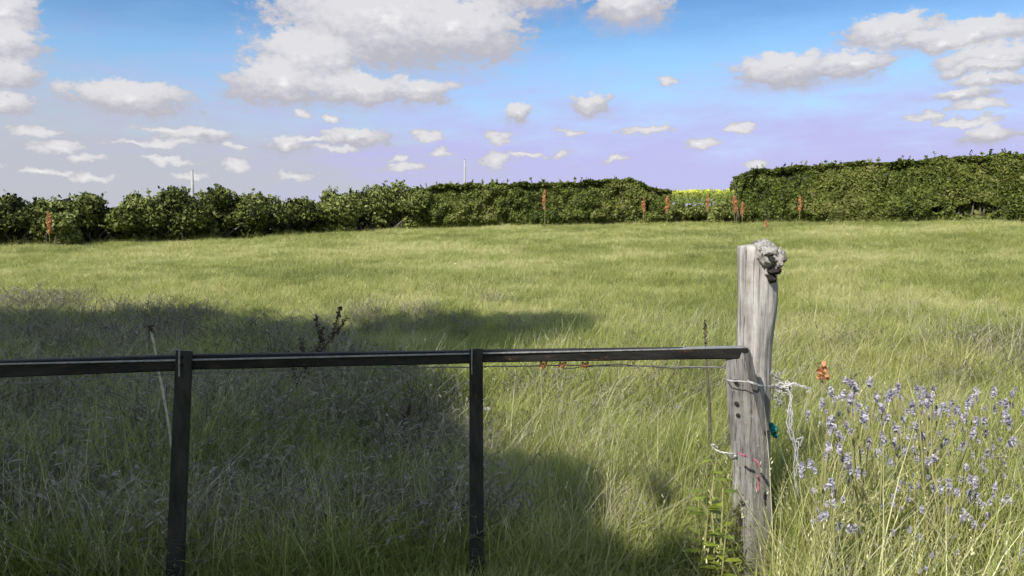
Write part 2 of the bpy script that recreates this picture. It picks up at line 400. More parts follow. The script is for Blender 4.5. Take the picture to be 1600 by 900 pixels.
A, B, C_, D, E, FF, GG, HH, II = [0, 1, 2, 3], [4, 5, 6, 7], [8, 9, 10], [11, 12, 13, 14], [15, 16], [17, 18, 19], [20, 21], [22, 23, 24], [25, 26, 27, 28]
PG = lambda x, y: (x / y)           # horizontal place, as a tangent
scatter(26000, 2.6, 9, A, .8, 1.6)
scatter(17000, 2.6, 9, B, .6, 1.25, keep=lambda x, y: gnoise(x, y, 1.3) > .15)
scatter(9000, 7, 16, B, .45, .9, keep=lambda x, y: gnoise(x, y, .7) > .30)
scatter(45000, 7, 22, A, .8, 1.5)
scatter(70000, 16, 60, A, .9, 1.7)
scatter(26000, 14, 70, E, .9, 1.8)
scatter(5000, 10, 45, B, .4, .8, keep=lambda x, y: gnoise(x, y, .35) > .55)
# long meadow grass about the gate, thickest to the right of the post
scatter(5200, 2.3, 5.2, C_, .6, 1.05, keep=lambda x, y: (gnoise(x, y, 1.5) > .45) & ((y > 3.9) | (x > .9)))
scatter(2300, 2.2, 4.6, C_, .7, 1.1, keep=lambda x, y: (x / y > .30) & (x / y < .75))
scatter(760, 2.0, 4.4, D, .75, 1.15, keep=lambda x, y: (x / y > .34) & (x / y < .75))
scatter(600, 4.4, 9, D, .5, .9, keep=lambda x, y: (x / y > .0))
scatter(260, 3.7, 8, D, .5, .85, keep=lambda x, y: (x / y < .25))
# darker lusher patches, broad-leaved weeds, dead stalks
scatter(16000, 17, 25, B, .5, .95, keep=lambda x, y: (x > -.5) & (gnoise(x, y, .22) > .35) & (gnoise(x + 9, y, .8) > .3))
scatter(7000, 8, 15, B, .5, 1.0, keep=lambda x, y: (x / y > .25) & (gnoise(x, y, .5) > .45))
scatter(3800, 3.2, 9, C_, .5, .95, keep=lambda x, y: (x / y < .25) & (gnoise(x + 4, y, .9) > .5))
scatter(3600, 3.0, 7.5, FF, .4, 1.1, keep=lambda x, y: gnoise(x, y + 5, 1.1) > .48)
scatter(2600, 3.1, 7, HH, .5, .95, keep=lambda x, y: (x / y < .15) & (gnoise(x + 11, y, 1.2) > .5))  # extra dead stalks, added to grey the shaded ground
scatter(7000, 3.0, 10, GG, .5, 1.3, keep=lambda x, y: gnoise(x + 7, y, .8) > .5)
scatter(1500, 3.3, 11, HH, .6, 1.0, keep=lambda x, y: gnoise(x, y + 3, .9) > .45)
scatter(260, 2.4, 4.2, HH, .8, 1.25, keep=lambda x, y: (x / y > .36))
scatter(2600, 9, 30, HH, .25, .5, keep=lambda x, y: gnoise(x + 3, y, .45) > .62)
scatter(2600, 9, 30, D, .22, .42, keep=lambda x, y: gnoise(x + 13, y, .4) > .6)
scatter(5200, 3.0, 10, II, .6, 1.15, keep=lambda x, y: (x / y < .02 - .035 * (y - 3)) & (gnoise(x + 5, y + 2, 1.2) > .22))  # weeds added to darken and grey the ground in the tree shade
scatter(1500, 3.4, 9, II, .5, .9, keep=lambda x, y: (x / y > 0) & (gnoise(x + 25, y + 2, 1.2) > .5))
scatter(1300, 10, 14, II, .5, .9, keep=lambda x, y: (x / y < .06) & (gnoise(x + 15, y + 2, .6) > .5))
scatter(2200, 3.6, 8, FF, .5, 1.3, keep=lambda x, y: (x / y > -.08) & (x / y < .27) & (gnoise(x + 8, y, 1.3) > .4))
scatter(5000, 9, 34, D, .20, .45, keep=lambda x, y: gnoise(x + 33, y, .5) > .45)
scatter(2500, 12, 34, GG, .4, .75, keep=lambda x, y: gnoise(x + 43, y, .6) > .58)
scatter(9000, 16.5, 25, GG, .30, .55, keep=lambda x, y: (x > -.3) & (gnoise(x + 53, y, .45) > .40))
scatter(3000, 7, 16, GG, .35, .65, keep=lambda x, y: (x / y > .28) & (gnoise(x + 63, y, .6) > .48))
# rough grass at the hedge foot
scatter(6000, 27, 42, C_, .35, .7, keep=lambda x, y: np.abs(y - (np.interp(x / y, [-.64, -.2, 0, .28, .64], [30, 37, 40, 38, 30]) - 1.6)) < 1.3)
pts = np.concatenate(GX); gi = np.concatenate(GI); gs = np.concatenate(GS); n = len(pts)
me = bpy.data.meshes.new('grass'); me.vertices.add(n); me.vertices.foreach_set('co', pts.astype(np.float32).ravel())
def attr(nm, ty, data):
    a = me.attributes.new(nm, ty, 'POINT'); a.data.foreach_set('vector' if ty == 'FLOAT_VECTOR' else 'value', data)
attr('idx', 'INT', gi.astype(np.int32)); attr('scl', 'FLOAT', gs.astype(np.float32))
rot = np.stack([rng.normal(0, .10, n), rng.normal(0, .10, n), rng.uniform(0, 2 * pi, n)], 1).astype(np.float32)
attr('rot', 'FLOAT_VECTOR', rot.ravel()); me.update()
go = bpy.data.objects.new('grass', me); COL.objects.link(go)
tag(go, 'long and short meadow grass covering the whole field', 'grass', kind='stuff')
ng = bpy.data.node_groups.new('grass_scatter', 'GeometryNodeTree')
ng.interface.new_socket('Geometry', in_out='INPUT', socket_type='NodeSocketGeometry')
ng.interface.new_socket('Geometry', in_out='OUTPUT', socket_type='NodeSocketGeometry')
gin = ng.nodes.new('NodeGroupInput'); gout = ng.nodes.new('NodeGroupOutput')
iop = ng.nodes.new('GeometryNodeInstanceOnPoints'); ci = ng.nodes.new('GeometryNodeCollectionInfo')
ci.inputs['Collection'].default_value = LIB; ci.inputs['Separate Children'].default_value = True; ci.inputs['Reset Children'].default_value = True
def named(nm, ty):
    a = ng.nodes.new('GeometryNodeInputNamedAttribute'); a.data_type = ty; a.inputs['Name'].default_value = nm
    return [s for s in a.outputs if s.enabled and s.name == 'Attribute'][0]
ng.links.new(gin.outputs[0], iop.inputs['Points']); ng.links.new(ci.outputs[0], iop.inputs['Instance'])
iop.inputs['Pick Instance'].default_value = True
ng.links.new(named('idx', 'INT'), iop.inputs['Instance Index'])
ng.links.new(named('rot', 'FLOAT_VECTOR'), iop.inputs['Rotation'])
ng.links.new(named('scl', 'FLOAT'), iop.inputs['Scale'])
ng.links.new(iop.outputs[0], gout.inputs[0])
go.modifiers.new('scatter', 'NODES').node_group = ng

# ------------------------------------------------------------------ hedges and shrubs
def hedge_Y(u):
    return float(np.interp(u, [0, 300, 600, 800, 1040, 1150, 1600], [30, 33, 39, 40, 40, 38, 30]))
def shrub(name, u, vtop, wpx, dY, mat, label, cat='shrub', nleaf=7000, group='bushes along the far left of the meadow', leaf=.070, seed=0):
    wpx *= 1.18; nleaf = int(nleaf * 1.9)
    r_ = np.random.default_rng(seed + 100)
    Yh = hedge_Y(u) + dY
    top = P(u, vtop, Yh); x0 = top[0]; zb = float(terrain(x0, Yh)); H = top[2] - zb; W = wpx * Yh / F
    root = empty(name, (x0, Yh, zb), label, cat, group)
    pts = []; nr = []
    nl = 17
    lumps = []
    for i in range(nl):
        lx = r_.uniform(-.42, .42) * W; fz = r_.uniform(.12, .85)
        ly = r_.uniform(-.55, .55)
        if ly < 0: fz = max(fz, .5)
        rad = r_.uniform(.30, .46) * min(H, W) * .62
        hmax = H * (1 - .35 * abs(lx / (W * .5)) ** 2)
        lz = min(fz * H, hmax - rad * .85)
        lumps.append((lx, ly, max(lz, rad * .45), rad))
    lumps.append((0, 0, H - .30 * min(H, W) * .6, .30 * min(H, W) * .6))
    tot = sum(l[3] ** 2 for l in lumps)
    for (lx, ly, lz, rad) in lumps:
        k = int(nleaf * rad ** 2 / tot)
        d = r_.normal(0, 1, (k, 3)); d /= np.linalg.norm(d, axis=1)[:, None]
        rr = rad * r_.uniform(.35, 1, (k, 1)) ** .6 * (1 + .18 * np.sin(d[:, :1] * 7 + d[:, 2:] * 9 + lx * 5))
        p = np.array([lx, ly, lz]) + d * rr * np.array([1.05, 1.1, .9]); pts.append(p); nr.append(d)
    # loose sprigs that break the outline
    for i in range(26):
        l = lumps[r_.integers(len(lumps))]
        d = np.array([r_.normal(0, .6), r_.normal(0, .5), abs(r_.normal(.7, .4))]); d /= np.linalg.norm(d)
        q = np.linspace(.8, 1.0 + r_.uniform(.2, .65), 14)[:, None]
        p = np.array(l[:3]) + d * l[3] * q + r_.normal(0, .035, (14, 3)); pts.append(p); nr.append(np.tile(d, (14, 1)))
    kc = nleaf // 8
    hz_ = r_.uniform(.03, .72, kc); pts.append(np.stack([r_.uniform(-.42, .42, kc) * W, np.where(hz_ < .42, r_.uniform(.4, .8, kc), r_.uniform(-.1, .6, kc)), hz_ * H], 1)); nr.append(np.tile([[0, -.6, .3]], (kc, 1)))
    p = np.concatenate(pts); nn = np.concatenate(nr); p[:, 2] = np.maximum(p[:, 2], .05)
    v, f, rd = leaf_cloud(p, nn * .9, np.where(np.arange(len(p)) >= len(p) - kc, .16, leaf * rng.choice([.7, 1, 1.5], len(p))))
    mesh_obj('foliage', v, f, mat, root, rd)
    mb = MB()
    for i in range(7):
        l = lumps[i % len(lumps)]
        b = np.array([r_.uniform(-.25, .25) * W * .5, r_.uniform(-.2, .2), -.1]); e = np.array(l[:3])
        mb.tube([b, b * .5 + e * .5 + r_.normal(0, .08, 3), e], [.04, .028, .012], 6)
    mb.build('stems', M['bark'], root)
    return root
SH = [
 ('shrub', -95, 302, 150, 0, 'shrubA', 'dark bushy shrub cut off by the left edge of the picture', 6000),
 ('shrub', 12, 303, 130, .3, 'shrubA', 'darkest rounded shrub with black hollow foot at the left end of the hedge', 8000),
 ('shrub', 78, 312, 60, -.4, 'shrubB', 'small pale shrub standing between the two leftmost dark bushes', 3500),
 ('shrub', 150, 304, 125, .1, 'shrubA', 'broad olive shrub with rounded top beside the rust-red dock', 8000),
 ('shrub', 215, 303, 70, .5, 'shrubB', 'narrow pale olive shrub left of the tallest left bushes', 4000),
 ('shrub', 268, 291, 120, .2, 'shrubA', 'tall dense shrub with pale shoots below the thin grey mast', 8000),
 ('shrub', 345, 291, 120, .4, 'shrubA', 'wide flat-topped shrub just right of the thin grey mast', 8000),
 ('shrub', 405, 300, 76, -.2, 'shrubA', 'low shrub with black hollow base at the end of the flat-topped bush', 5000),
 ('shrub', 462, 309, 80, .6, 'shrubA', 'lowest grey-green shrub in the dip of the hedge line', 5000),
 ('shrub', 512, 297, 80, .1, 'shrubB', 'light olive shrub with spiky top left of the tall pale bush', 5500),
 ('shrub', 570, 299, 78, .3, 'shrubA', 'mid green shrub with shaded foot against the tall pale bush', 5500),
 ('shrub', 622, 281, 92, -.2, 'shrubB', 'tallest pale yellow-green bush left of the clipped hedge', 7500),
]
for i, (nm, u, vt, w, dY, mk, lab, nl) in enumerate(SH):
    shrub(nm, u, vt, w, dY, M[mk], lab, 'shrub', nl, seed=i)

def hedge(name, us, vtops, dYs, label, mat, nleaf, thick=1.3, leaf=.062, seed=1, holes=()):
    r_ = np.random.default_rng(seed)
    base = None; n = nleaf = int(nleaf * 1.8)
    u = r_.uniform(us[0], us[-1], n)
    Yc = np.array([hedge_Y(q) for q in u]) + np.interp(u, us, dYs)
    a = np.interp(u, us, vtops)
    x = (u - 800) / F * Yc * 1.0
    zt = EYE + (370 - a) / F * Yc
    zb = terrain(x, Yc); H = zt - zb
    face = r_.uniform(0, 1, n)
    h = r_.uniform(0.0, 1, n) ** .85
    bulge = .16 * np.sin(u * .045 + 2 * np.sin(h * 4 + u * .01)) + .22 * (gnoise(u * .05, h * 3.1, 1) - .5) + .36 * (gnoise(u * .11, h * 5.5 + 9, 1) - .5) + .45 * np.maximum(0, gnoise(u * .045 + 4, h * 2.3 + 2, 1) - .62) * -1
    depth = np.abs(r_.normal(0, .11, n))
    top = face < .30
    hz = np.where(top, zt - np.abs(r_.normal(0, .07, n)) + .14 * (gnoise(u * .06, u * 0, 1) - .5) + .10 * (gnoise(u * .21, u * 0 + 5, 1) - .5), zb + .04 + H * h * .97)
    front = face < .86
    round_ = np.where(h > .8, (h - .8) * 1.2, 0) * thick
    oy = np.where(top, r_.uniform(-.5, .5, n) * thick, np.where(front, -.5 * thick - bulge + depth + round_ * .5, .5 * thick + bulge - depth))
    # hollow, shaded foot
    oy += np.where(~top & front & (h < .18), .35 * (0.18 - h) / .18, 0)
    keep = np.ones(n, bool)
    for (hu, hv, ru, rv) in holes:
        vv = 370 - (hz - EYE) * F / (Yc + oy)
        keep &= ~((((u - hu) / ru) ** 2 + ((vv - hv) / rv) ** 2 < 1) & (oy < .35 * thick))
    nrm = np.where(top[:, None], np.array([[0, 0, 1.]]), np.where(front[:, None], np.array([[0, -1., .25]]), np.array([[0, 1., .2]])))
    p = np.stack([x, Yc + oy, hz], 1)[keep]; nrm = nrm[keep]
    # sprigs above the clipped top
    ex = []
    for i in range(int((us[-1] - us[0]) / 9)):
        uu = r_.uniform(us[0], us[-1]); yy = hedge_Y(uu) + np.interp(uu, us, dYs); z0 = EYE + (370 - np.interp(uu, us, vtops)) / F * yy
        q = np.linspace(0, r_.uniform(.06, .30), 9); s_ = r_.normal(0, .25, 2)
        ex.append(np.stack([(uu - 800) / F * yy + q * s_[0] + r_.normal(0, .02, 9), yy + r_.uniform(-.4, .4) + q * s_[1] + r_.normal(0, .02, 9), z0 + q], 1))
    ex = np.concatenate(ex); p = np.concatenate([p, ex]); nrm = np.concatenate([nrm, np.tile([[0, -.5, .5]], (len(ex), 1))])
    kc = n // 9; uc = r_.uniform(us[0] + 6, us[-1] - 4, kc); yc = np.array([hedge_Y(q) for q in uc]) + r_.uniform(-.1, .4, kc) * thick
    xc = (uc - 800) / F * yc; tc_ = EYE + (370 - np.interp(uc, us, vtops)) / F * yc; bc = terrain(xc, yc)
    p = np.concatenate([p, np.stack([xc, yc, bc + (tc_ - bc) * r_.uniform(.03, .90, kc)], 1)]); nrm = np.concatenate([nrm, np.tile([[0, -.6, .2]], (kc, 1))])
    um = (us[0] + us[-1]) / 2; ym = hedge_Y(um); org = np.array([(um - 800) / F * ym, ym, float(terrain((um - 800) / F * ym, ym))])
    root = empty(name, org, label, 'hedge')
    v, f, rd = leaf_cloud(p - org, nrm, np.where(np.arange(len(p)) >= len(p) - kc, .18, leaf * rng.choice([.7, 1, 1.6], len(p))), .75)
    mesh_obj('foliage', v, f, mat, root, rd)
    mb = MB()
    for i in range(int((us[-1] - us[0]) / 7)):
        uu = us[0] + (i + r_.uniform(.2, .8)) * 7; yy = hedge_Y(uu) + r_.uniform(-.3, .4); xx = (uu - 800) / F * yy
        z0 = float(terrain(xx, yy)); b = np.array([xx, yy, z0 - .1]) - org; hh = (EYE + (370 - np.interp(uu, us, vtops)) / F * yy - z0) * .85
        mb.tube([b, b + np.array([r_.normal(0, .1), r_.normal(0, .1), hh * .5]), b + np.array([r_.normal(0, .2), r_.normal(0, .15), hh])], [.035, .025, .01], 5)
    mb.build('stems', M['bark'], root)
    return root
hedge('clipped_hedge', [640, 700, 725, 800, 900, 980, 990, 1010, 1045], [300, 291, 290, 289, 286, 281, 283, 296, 299], [0] * 9,
      'clipped flat-topped hedge in the middle, ending left of the gap', M['hedge'], 34000, seed=3)
hedge('clipped_hedge', [1146, 1152, 1165, 1250, 1350, 1450, 1600, 1760], [292, 274, 269, 263, 258, 252, 243, 236], [0] * 8,
      'tall clipped hedge rising to the right behind the wooden post', M['hedge'], 70000, thick=1.6, seed=4, holes=[(1508, 328, 30, 13), (1448, 327, 12, 6)])
# bright crop standing on the rise beyond the gap
n = 5200
u = rng.uniform(1020, 1190, n); yy = rng.uniform(70, 86, n); xx = (u - 800) / F * yy; zz = terrain(xx, yy)
hh = rng.uniform(0, 1, n) ** .6 * 1.5
p = np.stack([xx, yy, zz + hh], 1)
v, f, rd = leaf_cloud(p, np.tile([[0, -.5, .6]], (n, 1)), .16, .8)
rd = np.repeat(np.clip((hh / 1.5) ** 2.5 + rng.normal(0, .12, n) - .12, 0, 1), 4) 
cr = mesh_obj('crop', v, f, M['crop'], None, rd); tag(cr, 'yellow-green crop growing on the rise beyond the hedge gap', 'crop', kind='stuff')
# low scrub in the gap
shrub('shrub', 1062, 317, 44, .3, M['shrubB'], 'low pale scrub in the hedge gap beside the end of the clipped hedge', 'shrub', 2600, 'scrub in the hedge gap', seed=40)
shrub('shrub', 1098, 322, 50, 1.2, M['shrubB'], 'lowest pale scrub in the middle of the hedge gap', 'shrub', 2600, 'scrub in the hedge gap', seed=41)
shrub('shrub', 1138, 314, 40, .4, M['shrubB'], 'pale scrub against the left end of the tall right hedge', 'shrub', 2600, 'scrub in the hedge gap', seed=42)

# ------------------------------------------------------------------ far poles
def utility_pole(u, vtop, Yd, r, label, arm):
    top = P(u, vtop, Yd); zb = float(terrain(top[0], Yd)); H = top[2] - zb
    root = empty('utility_pole', (top[0], Yd, zb), label, 'pole', 'poles beyond the hedge')
    mb = MB(); mb.tube([(0, 0, -.3), (0, 0, H * .5), (0, 0, H)], [r * 1.15, r, r * .8], 10); mb.build('shaft', M['pole'], root, True)
    mb = MB()
    if arm:
        mb.bar((-.28, 0, H - .5), (.28, 0, H - .5), .08, .09, .08, .09, (0, 1, 0)); mb.build('crossarm', M['bark'], root)
        for sx in (-.22, .22):
            m2 = MB(); m2.tube([(sx, 0, H - .455), (sx, 0, H - .33)], [.035, .02], 7); m2.build('insulator', M['pole'], root)
    else:
        mb.tube([(0, 0, H - .03), (0, 0, H + .06)], [r * .8, r * .35], 10); mb.build('cap', M['bark'], root)
utility_pole(726, 250, 70, .085, 'thin pale pole rising above the clipped hedge', False)
utility_pole(300, 266, 62, .12, 'short stout grey pole rising behind the left shrubs', False)

# ------------------------------------------------------------------ trees behind the camera, whose shade lies across the gate
POLY = {
 'a': [(-420, 512), (-120, 508), (0, 506), (25, 502), (290, 502), (420, 513), (500, 522), (556, 534), (556, 600), (-420, 600)],
 'b': [(556, 534), (575, 526), (640, 514), (730, 504), (860, 503), (905, 515), (920, 545), (770, 556), (630, 560), (628, 600), (556, 600)],
 'c': [(-420, 600), (628, 600), (668, 650), (690, 690), (735, 716), (770, 748), (790, 780), (815, 805), (860, 855), (905, 905), (950, 965), (990, 1100), (-420, 1100)]}
def in_poly(x, y, poly):
    c = np.zeros(len(x), bool); j = len(poly) - 1
    for i in range(len(poly)):
        xi, yi = poly[i]; xj, yj = poly[j]
        c ^= ((yi > y) != (yj > y)) & (x < (xj - xi) * (y - yi) / (yj - yi + 1e-12) + xi); j = i
    return c
def shade_tree(key, y_back, cnt, label, size):
    poly = []
    pp = POLY[key]
    for i in range(len(pp)):
        (u0, v0), (u1, v1) = pp[i], pp[(i + 1) % len(pp)]
        for q in np.linspace(0, 1, 8)[:-1]:
            h_ = hit(u0 + (u1 - u0) * q, v0 + (v1 - v0) * q); poly.append((h_[0], h_[1]))
    pa = np.array(poly); lo = pa.min(0); hi = pa.max(0)
    x = rng.uniform(lo[0], hi[0], cnt * 4); y = rng.uniform(lo[1], hi[1], cnt * 4)
    wx = .7 * (gnoise(x + 31, y + 40, 1.6) - .5) + .5 * (gnoise(x + 51, y + 40, 4.1) - .5); wy = .9 * (gnoise(x + 11, y + 60, 1.5) - .5) + .6 * (gnoise(x + 71, y + 60, 3.7) - .5)
    ok = in_poly(x + wx, y + wy * .8, poly); x = x[ok][:cnt]; y = y[ok][:cnt]
    loose = rng.random(len(x)) < .16
    x = x + loose * rng.normal(0, .22, len(x)); y = y + loose * rng.normal(0, .30, len(x))
    z = terrain(x, y) + .12
    yb = y_back + rng.uniform(-1.4, 1.4, len(x))
    t = (y - yb) / (-TO_SUN[1])
    p = np.stack([x, y, z], 1) + TO_SUN * t[:, None]
    org = np.array([p[:, 0].mean(), y_back, 0.]); org[2] = float(terrain(org[0], org[1]))
    root = empty('broadleaf_tree', org, label, 'tree', 'shade trees on the near side of the gate')
    v, f, rd = leaf_cloud(p - org, np.tile(TO_SUN * .6, (len(p), 1)), size, .8, 1.5)
    mesh_obj('crown', v, f, M['shade_leaf'], root, rd)
    c = (p - org).mean(0); mb = MB()
    mb.tube([(0, 0, -.2), (c[0] * .2, 0, c[2] * .35), (c[0] * .6, c[1] * .5, c[2] * .7), c], [.26, .21, .16, .08], 10)
    for i in range(8):
        e = p[rng.integers(len(p))] - org; s_ = np.array([c[0] * .6, c[1] * .5, c[2] * .7]); e = s_ + (e - s_) * .8
        mb.tube([s_, (s_ + e) / 2 + rng.normal(0, .2, 3), e], [.10, .06, .02], 7)
    mb.build('trunk', M['bark'], root, True)
shade_tree('a', -4.5, 9000, 'tall leafy tree on the near side, shading the left of the field', .30)
shade_tree('b', -4.0, 6500, 'tall round-crowned tree on the near side, shading beyond the middle upright', .24)
shade_tree('c', -3.6, 16000, 'broad low tree on the near side, shading the gate', .26)

# ------------------------------------------------------------------ gate
YL, YR = 3.15, 3.52
def gY(u): return YL + (YR - YL) * u / 1160
gate_org = P(1165, 551, gY(1165)); gate_org[2] = 0
gate = empty('field_gate', gate_org, 'black framed field gate with thin wire under its top rail', 'gate')
def gp(u, v, dy=0): return P(u, v, gY(u) + dy) - gate_org
fwd = np.array([0, 1., 0])
mb = MB()
mb.bar(gp(-420, 591), gp(285, 566), .045, .070, .045, .062, fwd, 6, .0012); 
mb.bar(gp(285, 565.5), gp(742, 557), .045, .060, .045, .053, fwd, 6, .001)
mb.bar(gp(742, 556.5), gp(1166, 551), .045, .052, .045, .049, fwd, 6, .001)
rail = mb.build('top_rail', M['rail'], gate)
# pale strip painting a highlight along the top edge of the rail
mb = MB(); mb.bar(gp(-420, 577, .006), gp(1166, 542, .006), .050, .006, .050, .006, fwd, 8, .0008, bev=.001); mb.build('rail_highlight', M['wire'], rail)
for (u0, u1, w, vt) in ((288, 272, .064, 548), (744, 745, .056, 545), (-390, -440, .066, 585)):
    mb = MB(); mb.bar(gp(u0, vt, -.034), gp(u1, 935, -.05), .022, w, .022, w * 1.12, fwd, 5, .0008); up = mb.build('upright', M['upright'], gate)
    mb = MB()
    for vv in (vt + 10, vt + 22):
        c = gp(u0 - 4, vv, -.048); mb.tube([c, c - fwd * .008], [.007, .005], 8)
    mb.build('rivet', M['rail'], up)
    # pale worn edge strip of the angle iron
    mb = MB(); mb.bar(gp(u0 - w * 120, vt, -.052), gp(u0 - w * 122, vt + 40, -.052), .012, .005, .012, .004, fwd, 3, bev=.001); mb.build('worn_edge', M['wire'], up)
mb = MB(); mb.bar(gp(-440, 950), gp(1195, 925), .04, .06, .04, .05, fwd, 6, .001); mb.build('bottom_rail', M['rail'], gate)
# wire strand under the rail
def sag(us, vs, dy, r, jit):
    pts = []
    for i in range(len(us)):
        pts.append(gp(us[i], vs[i] + random.uniform(-jit, jit), dy))
    mb = MB(); mb.tube(pts, r, 5); return mb
uu = np.linspace(-400, 1140, 60); vv = np.interp(uu, [-400, 0, 285, 520, 742, 900, 1140], [614, 600, 584, 578, 573, 571, 574])
sag(uu, vv, .01, .0028, .8).build('wire_strand', M['wire'], gate)
uu = np.linspace(880, 1140, 20); vv = np.interp(uu, [880, 960, 1060, 1140], [576, 569, 576, 572])
sag(uu, vv, .02, .0022, .8).build('wire_strand', M['wire'], gate)
for u_ in (848, 878, 913):
    mb = MB()
    for k in range(3):
        c = gp(u_ - 4 + 4 * k, 570 + (k % 2) * 1.5, .008)
        mb.tube([c + np.array([-.004, 0, -.010]), c + np.array([.003, -.008, 0]), c + np.array([.004, 0, .012])], .0048, 6)
    mb.build('rusty_clip', M['rust'], gate)
# end stile: a grey warped board in front of the post
rows = [(546, 1136, 1172), (560, 1134, 1174), (600, 1135, 1181), (640, 1137, 1191), (680, 1139, 1199), (710, 1142, 1203), (740, 1150, 1204), (790, 1158, 1205), (840, 1161, 1207), (900, 1163, 1210), (960, 1165, 1214)]
V = []; Fs = []; nS = 9
for i, (v_, l, r) in enumerate(rows):
    dy0 = -.02 - .10 * i / len(rows)
    for k in range(nS):
        q = k / (nS - 1)
        bow = -.010 * (1 - (2 * q - 1) ** 2) - (.022 if q > .62 and i < 6 else 0) * (1 if q < .95 else .2) * .5
        V.append(gp(l + (r - l) * q + random.uniform(-.8, .8) * (0 < k < nS - 1), v_, dy0 + bow + .02))
    for k in range(nS - 1, -1, -1):
        q = k / (nS - 1); V.append(gp(l + (r - l) * q, v_, dy0 + .055))
T = nS * 2
for i in range(len(rows) - 1):
    for k in range(T): Fs.append([i * T + k, i * T + (k + 1) % T, (i + 1) * T + (k + 1) % T, (i + 1) * T + k])
Fs.append(list(range(T))); Fs.append([(len(rows) - 1) * T + k for k in range(T)][::-1])
st = mesh_obj('end_stile', V, Fs, M['stile'], gate)
st['label'] = 'weathered grey end stile leaning across the post'
# dark edge strap down the right of the stile
mb = MB(); pr = [gp(1168, 552, -.045), gp(1176, 590, -.05), gp(1187, 630, -.06), gp(1197, 672, -.07)]
for i in range(3): mb.bar(pr[i], pr[i + 1] + (pr[i + 1] - pr[i]) * .02, .012, .030, .012, .028, fwd, 2, bev=.002)
mb.build('edge_strap', M['strap'], gate)
for (a, b) in ((1150, 630), (1152, 648), (1149, 596)):
    mb = MB(); c = gp(a, b, -.03); mb.tube([c + fwd * .015, c - fwd * .014, c - fwd * .018], [.009, .009, .005], 9); mb.build('bolt', M['upright'], gate)

# ------------------------------------------------------------------ wooden post
PY = 3.78
porg = P(1178, 900, PY); porg[2] = float(terrain(porg[0], PY)) 
post = empty('wooden_post', porg, 'weathered grey round wooden gatepost with a knotted top', 'post')
prow = [(384, 1154, 1199), (390, 1153, 1206), (420, 1153, 1212), (450, 1153.5, 1214), (480, 1153.5, 1213), (520, 1152, 1207), (560, 1152, 1203), (620, 1150, 1203), (700, 1147, 1203), (780, 1144, 1204), (860, 1143, 1205), (960, 1142, 1207)]
V = []; Fs = []; K = 36
vs_ = np.concatenate([np.arange(384, 400, 4), np.arange(400, 960, 12), [966]])
for j, v_ in enumerate(vs_):
    l = np.interp(v_, [r[0] for r in prow], [r[1] for r in prow]); r = np.interp(v_, [r[0] for r in prow], [r[2] for r in prow])
    c = P((l + r) / 2, v_, PY) - porg; hw = (r - l) / 2 * PY / F
    for k in range(K):
        a = 2 * pi * k / K
        gr = 1 + .030 * sin(a * 9 + .02 * v_) + .022 * sin(a * 17 + 1.3 + sin(v_ * .013)) + .012 * sin(a * 5 + v_ * .05) - .10 * max(0, 1 - abs(((a - 5.05 + .0015 * (v_ - 600)) % (2 * pi)) / .10 - 1)) * (v_ < 760)
        V.append(c + np.array([hw * cos(a) * gr, hw * .95 * sin(a) * gr, 0]))
for j in range(len(vs_) - 1):
    for k in range(K): Fs.append([j * K + k, (j + 1) * K + k, (j + 1) * K + (k + 1) % K, j * K + (k + 1) % K])
b = len(V); c = P(1177, 381, PY) - porg; V.append(c)
for k in range(K): Fs.append([k, (k + 1) % K, b])
mesh_obj('shaft', V, Fs, M['post'], post, None, True)
# burl at the top right: a lumpy swelling with a broken stub and shade-dark hollow
def blob(mb, c, rx, ry, rz, seed, amp=.12, nu=22, nv=14):
    V = []; Fs = []
    for i in range(nv + 1):
        th = pi * i / nv
        for k in range(nu):
            ph = 2 * pi * k / nu
            d = np.array([sin(th) * cos(ph), sin(th) * sin(ph), cos(th)])
            q_ = Vector(tuple(d * 1.6 + seed * 3.1)); s_ = 1 + amp * (2.2 * mnoise.noise(q_) + 1.3 * mnoise.noise(q_ * 2.3) + .7 * mnoise.noise(q_ * 5.1))
            V.append(np.asarray(c) + d * np.array([rx, ry, rz]) * s_)
    for i in range(nv):
        for k in range(nu): Fs.append([i * nu + k, (i + 1) * nu + k, (i + 1) * nu + (k + 1) % nu, i * nu + (k + 1) % nu])
    mb.add(V, Fs)
px = PY / F
mb = MB()
blob(mb, P(1196, 397, PY - .05) - porg, 20 * px, .062, 21 * px, 1.1, .20, 40, 26)
blob(mb, P(1211, 404, PY - .045) - porg, 14 * px, .06, 17 * px, 2.7, .22, 36, 22)
blob(mb, P(1189, 384, PY - .01) - porg, 14 * px, .05, 9 * px, .4, .15, 30, 18)
burl = mb.build('burl', M['burl'], post, True)
mb = MB(); blob(mb, P(1210, 424, PY - .085) - porg, 10 * px, .045, 5 * px, .9, .25); blob(mb, P(1204, 434, PY - .075) - porg, 8 * px, .04, 7 * px, 3.1, .25)
blob(mb, P(1202, 398, PY - .125) - porg, 7 * px, .01, 2.2 * px, 1.7, .2)
mb.build('knot_shade', M['hollow'], burl, True)  # dark blobs: knot hollow with the shade under the burl painted in
mb = MB(); blob(mb, P(1218, 412, PY - .10) - porg, 5 * px, .03, 6 * px, 1.9, .2); mb.tube([P(1190, 380, PY - .06) - porg, P(1198, 408, PY - .13) - porg, P(1206, 414, PY - .12) - porg], [.012, .010, .004], 7)
mb.build('broken_stub', M['burl'], burl, True)

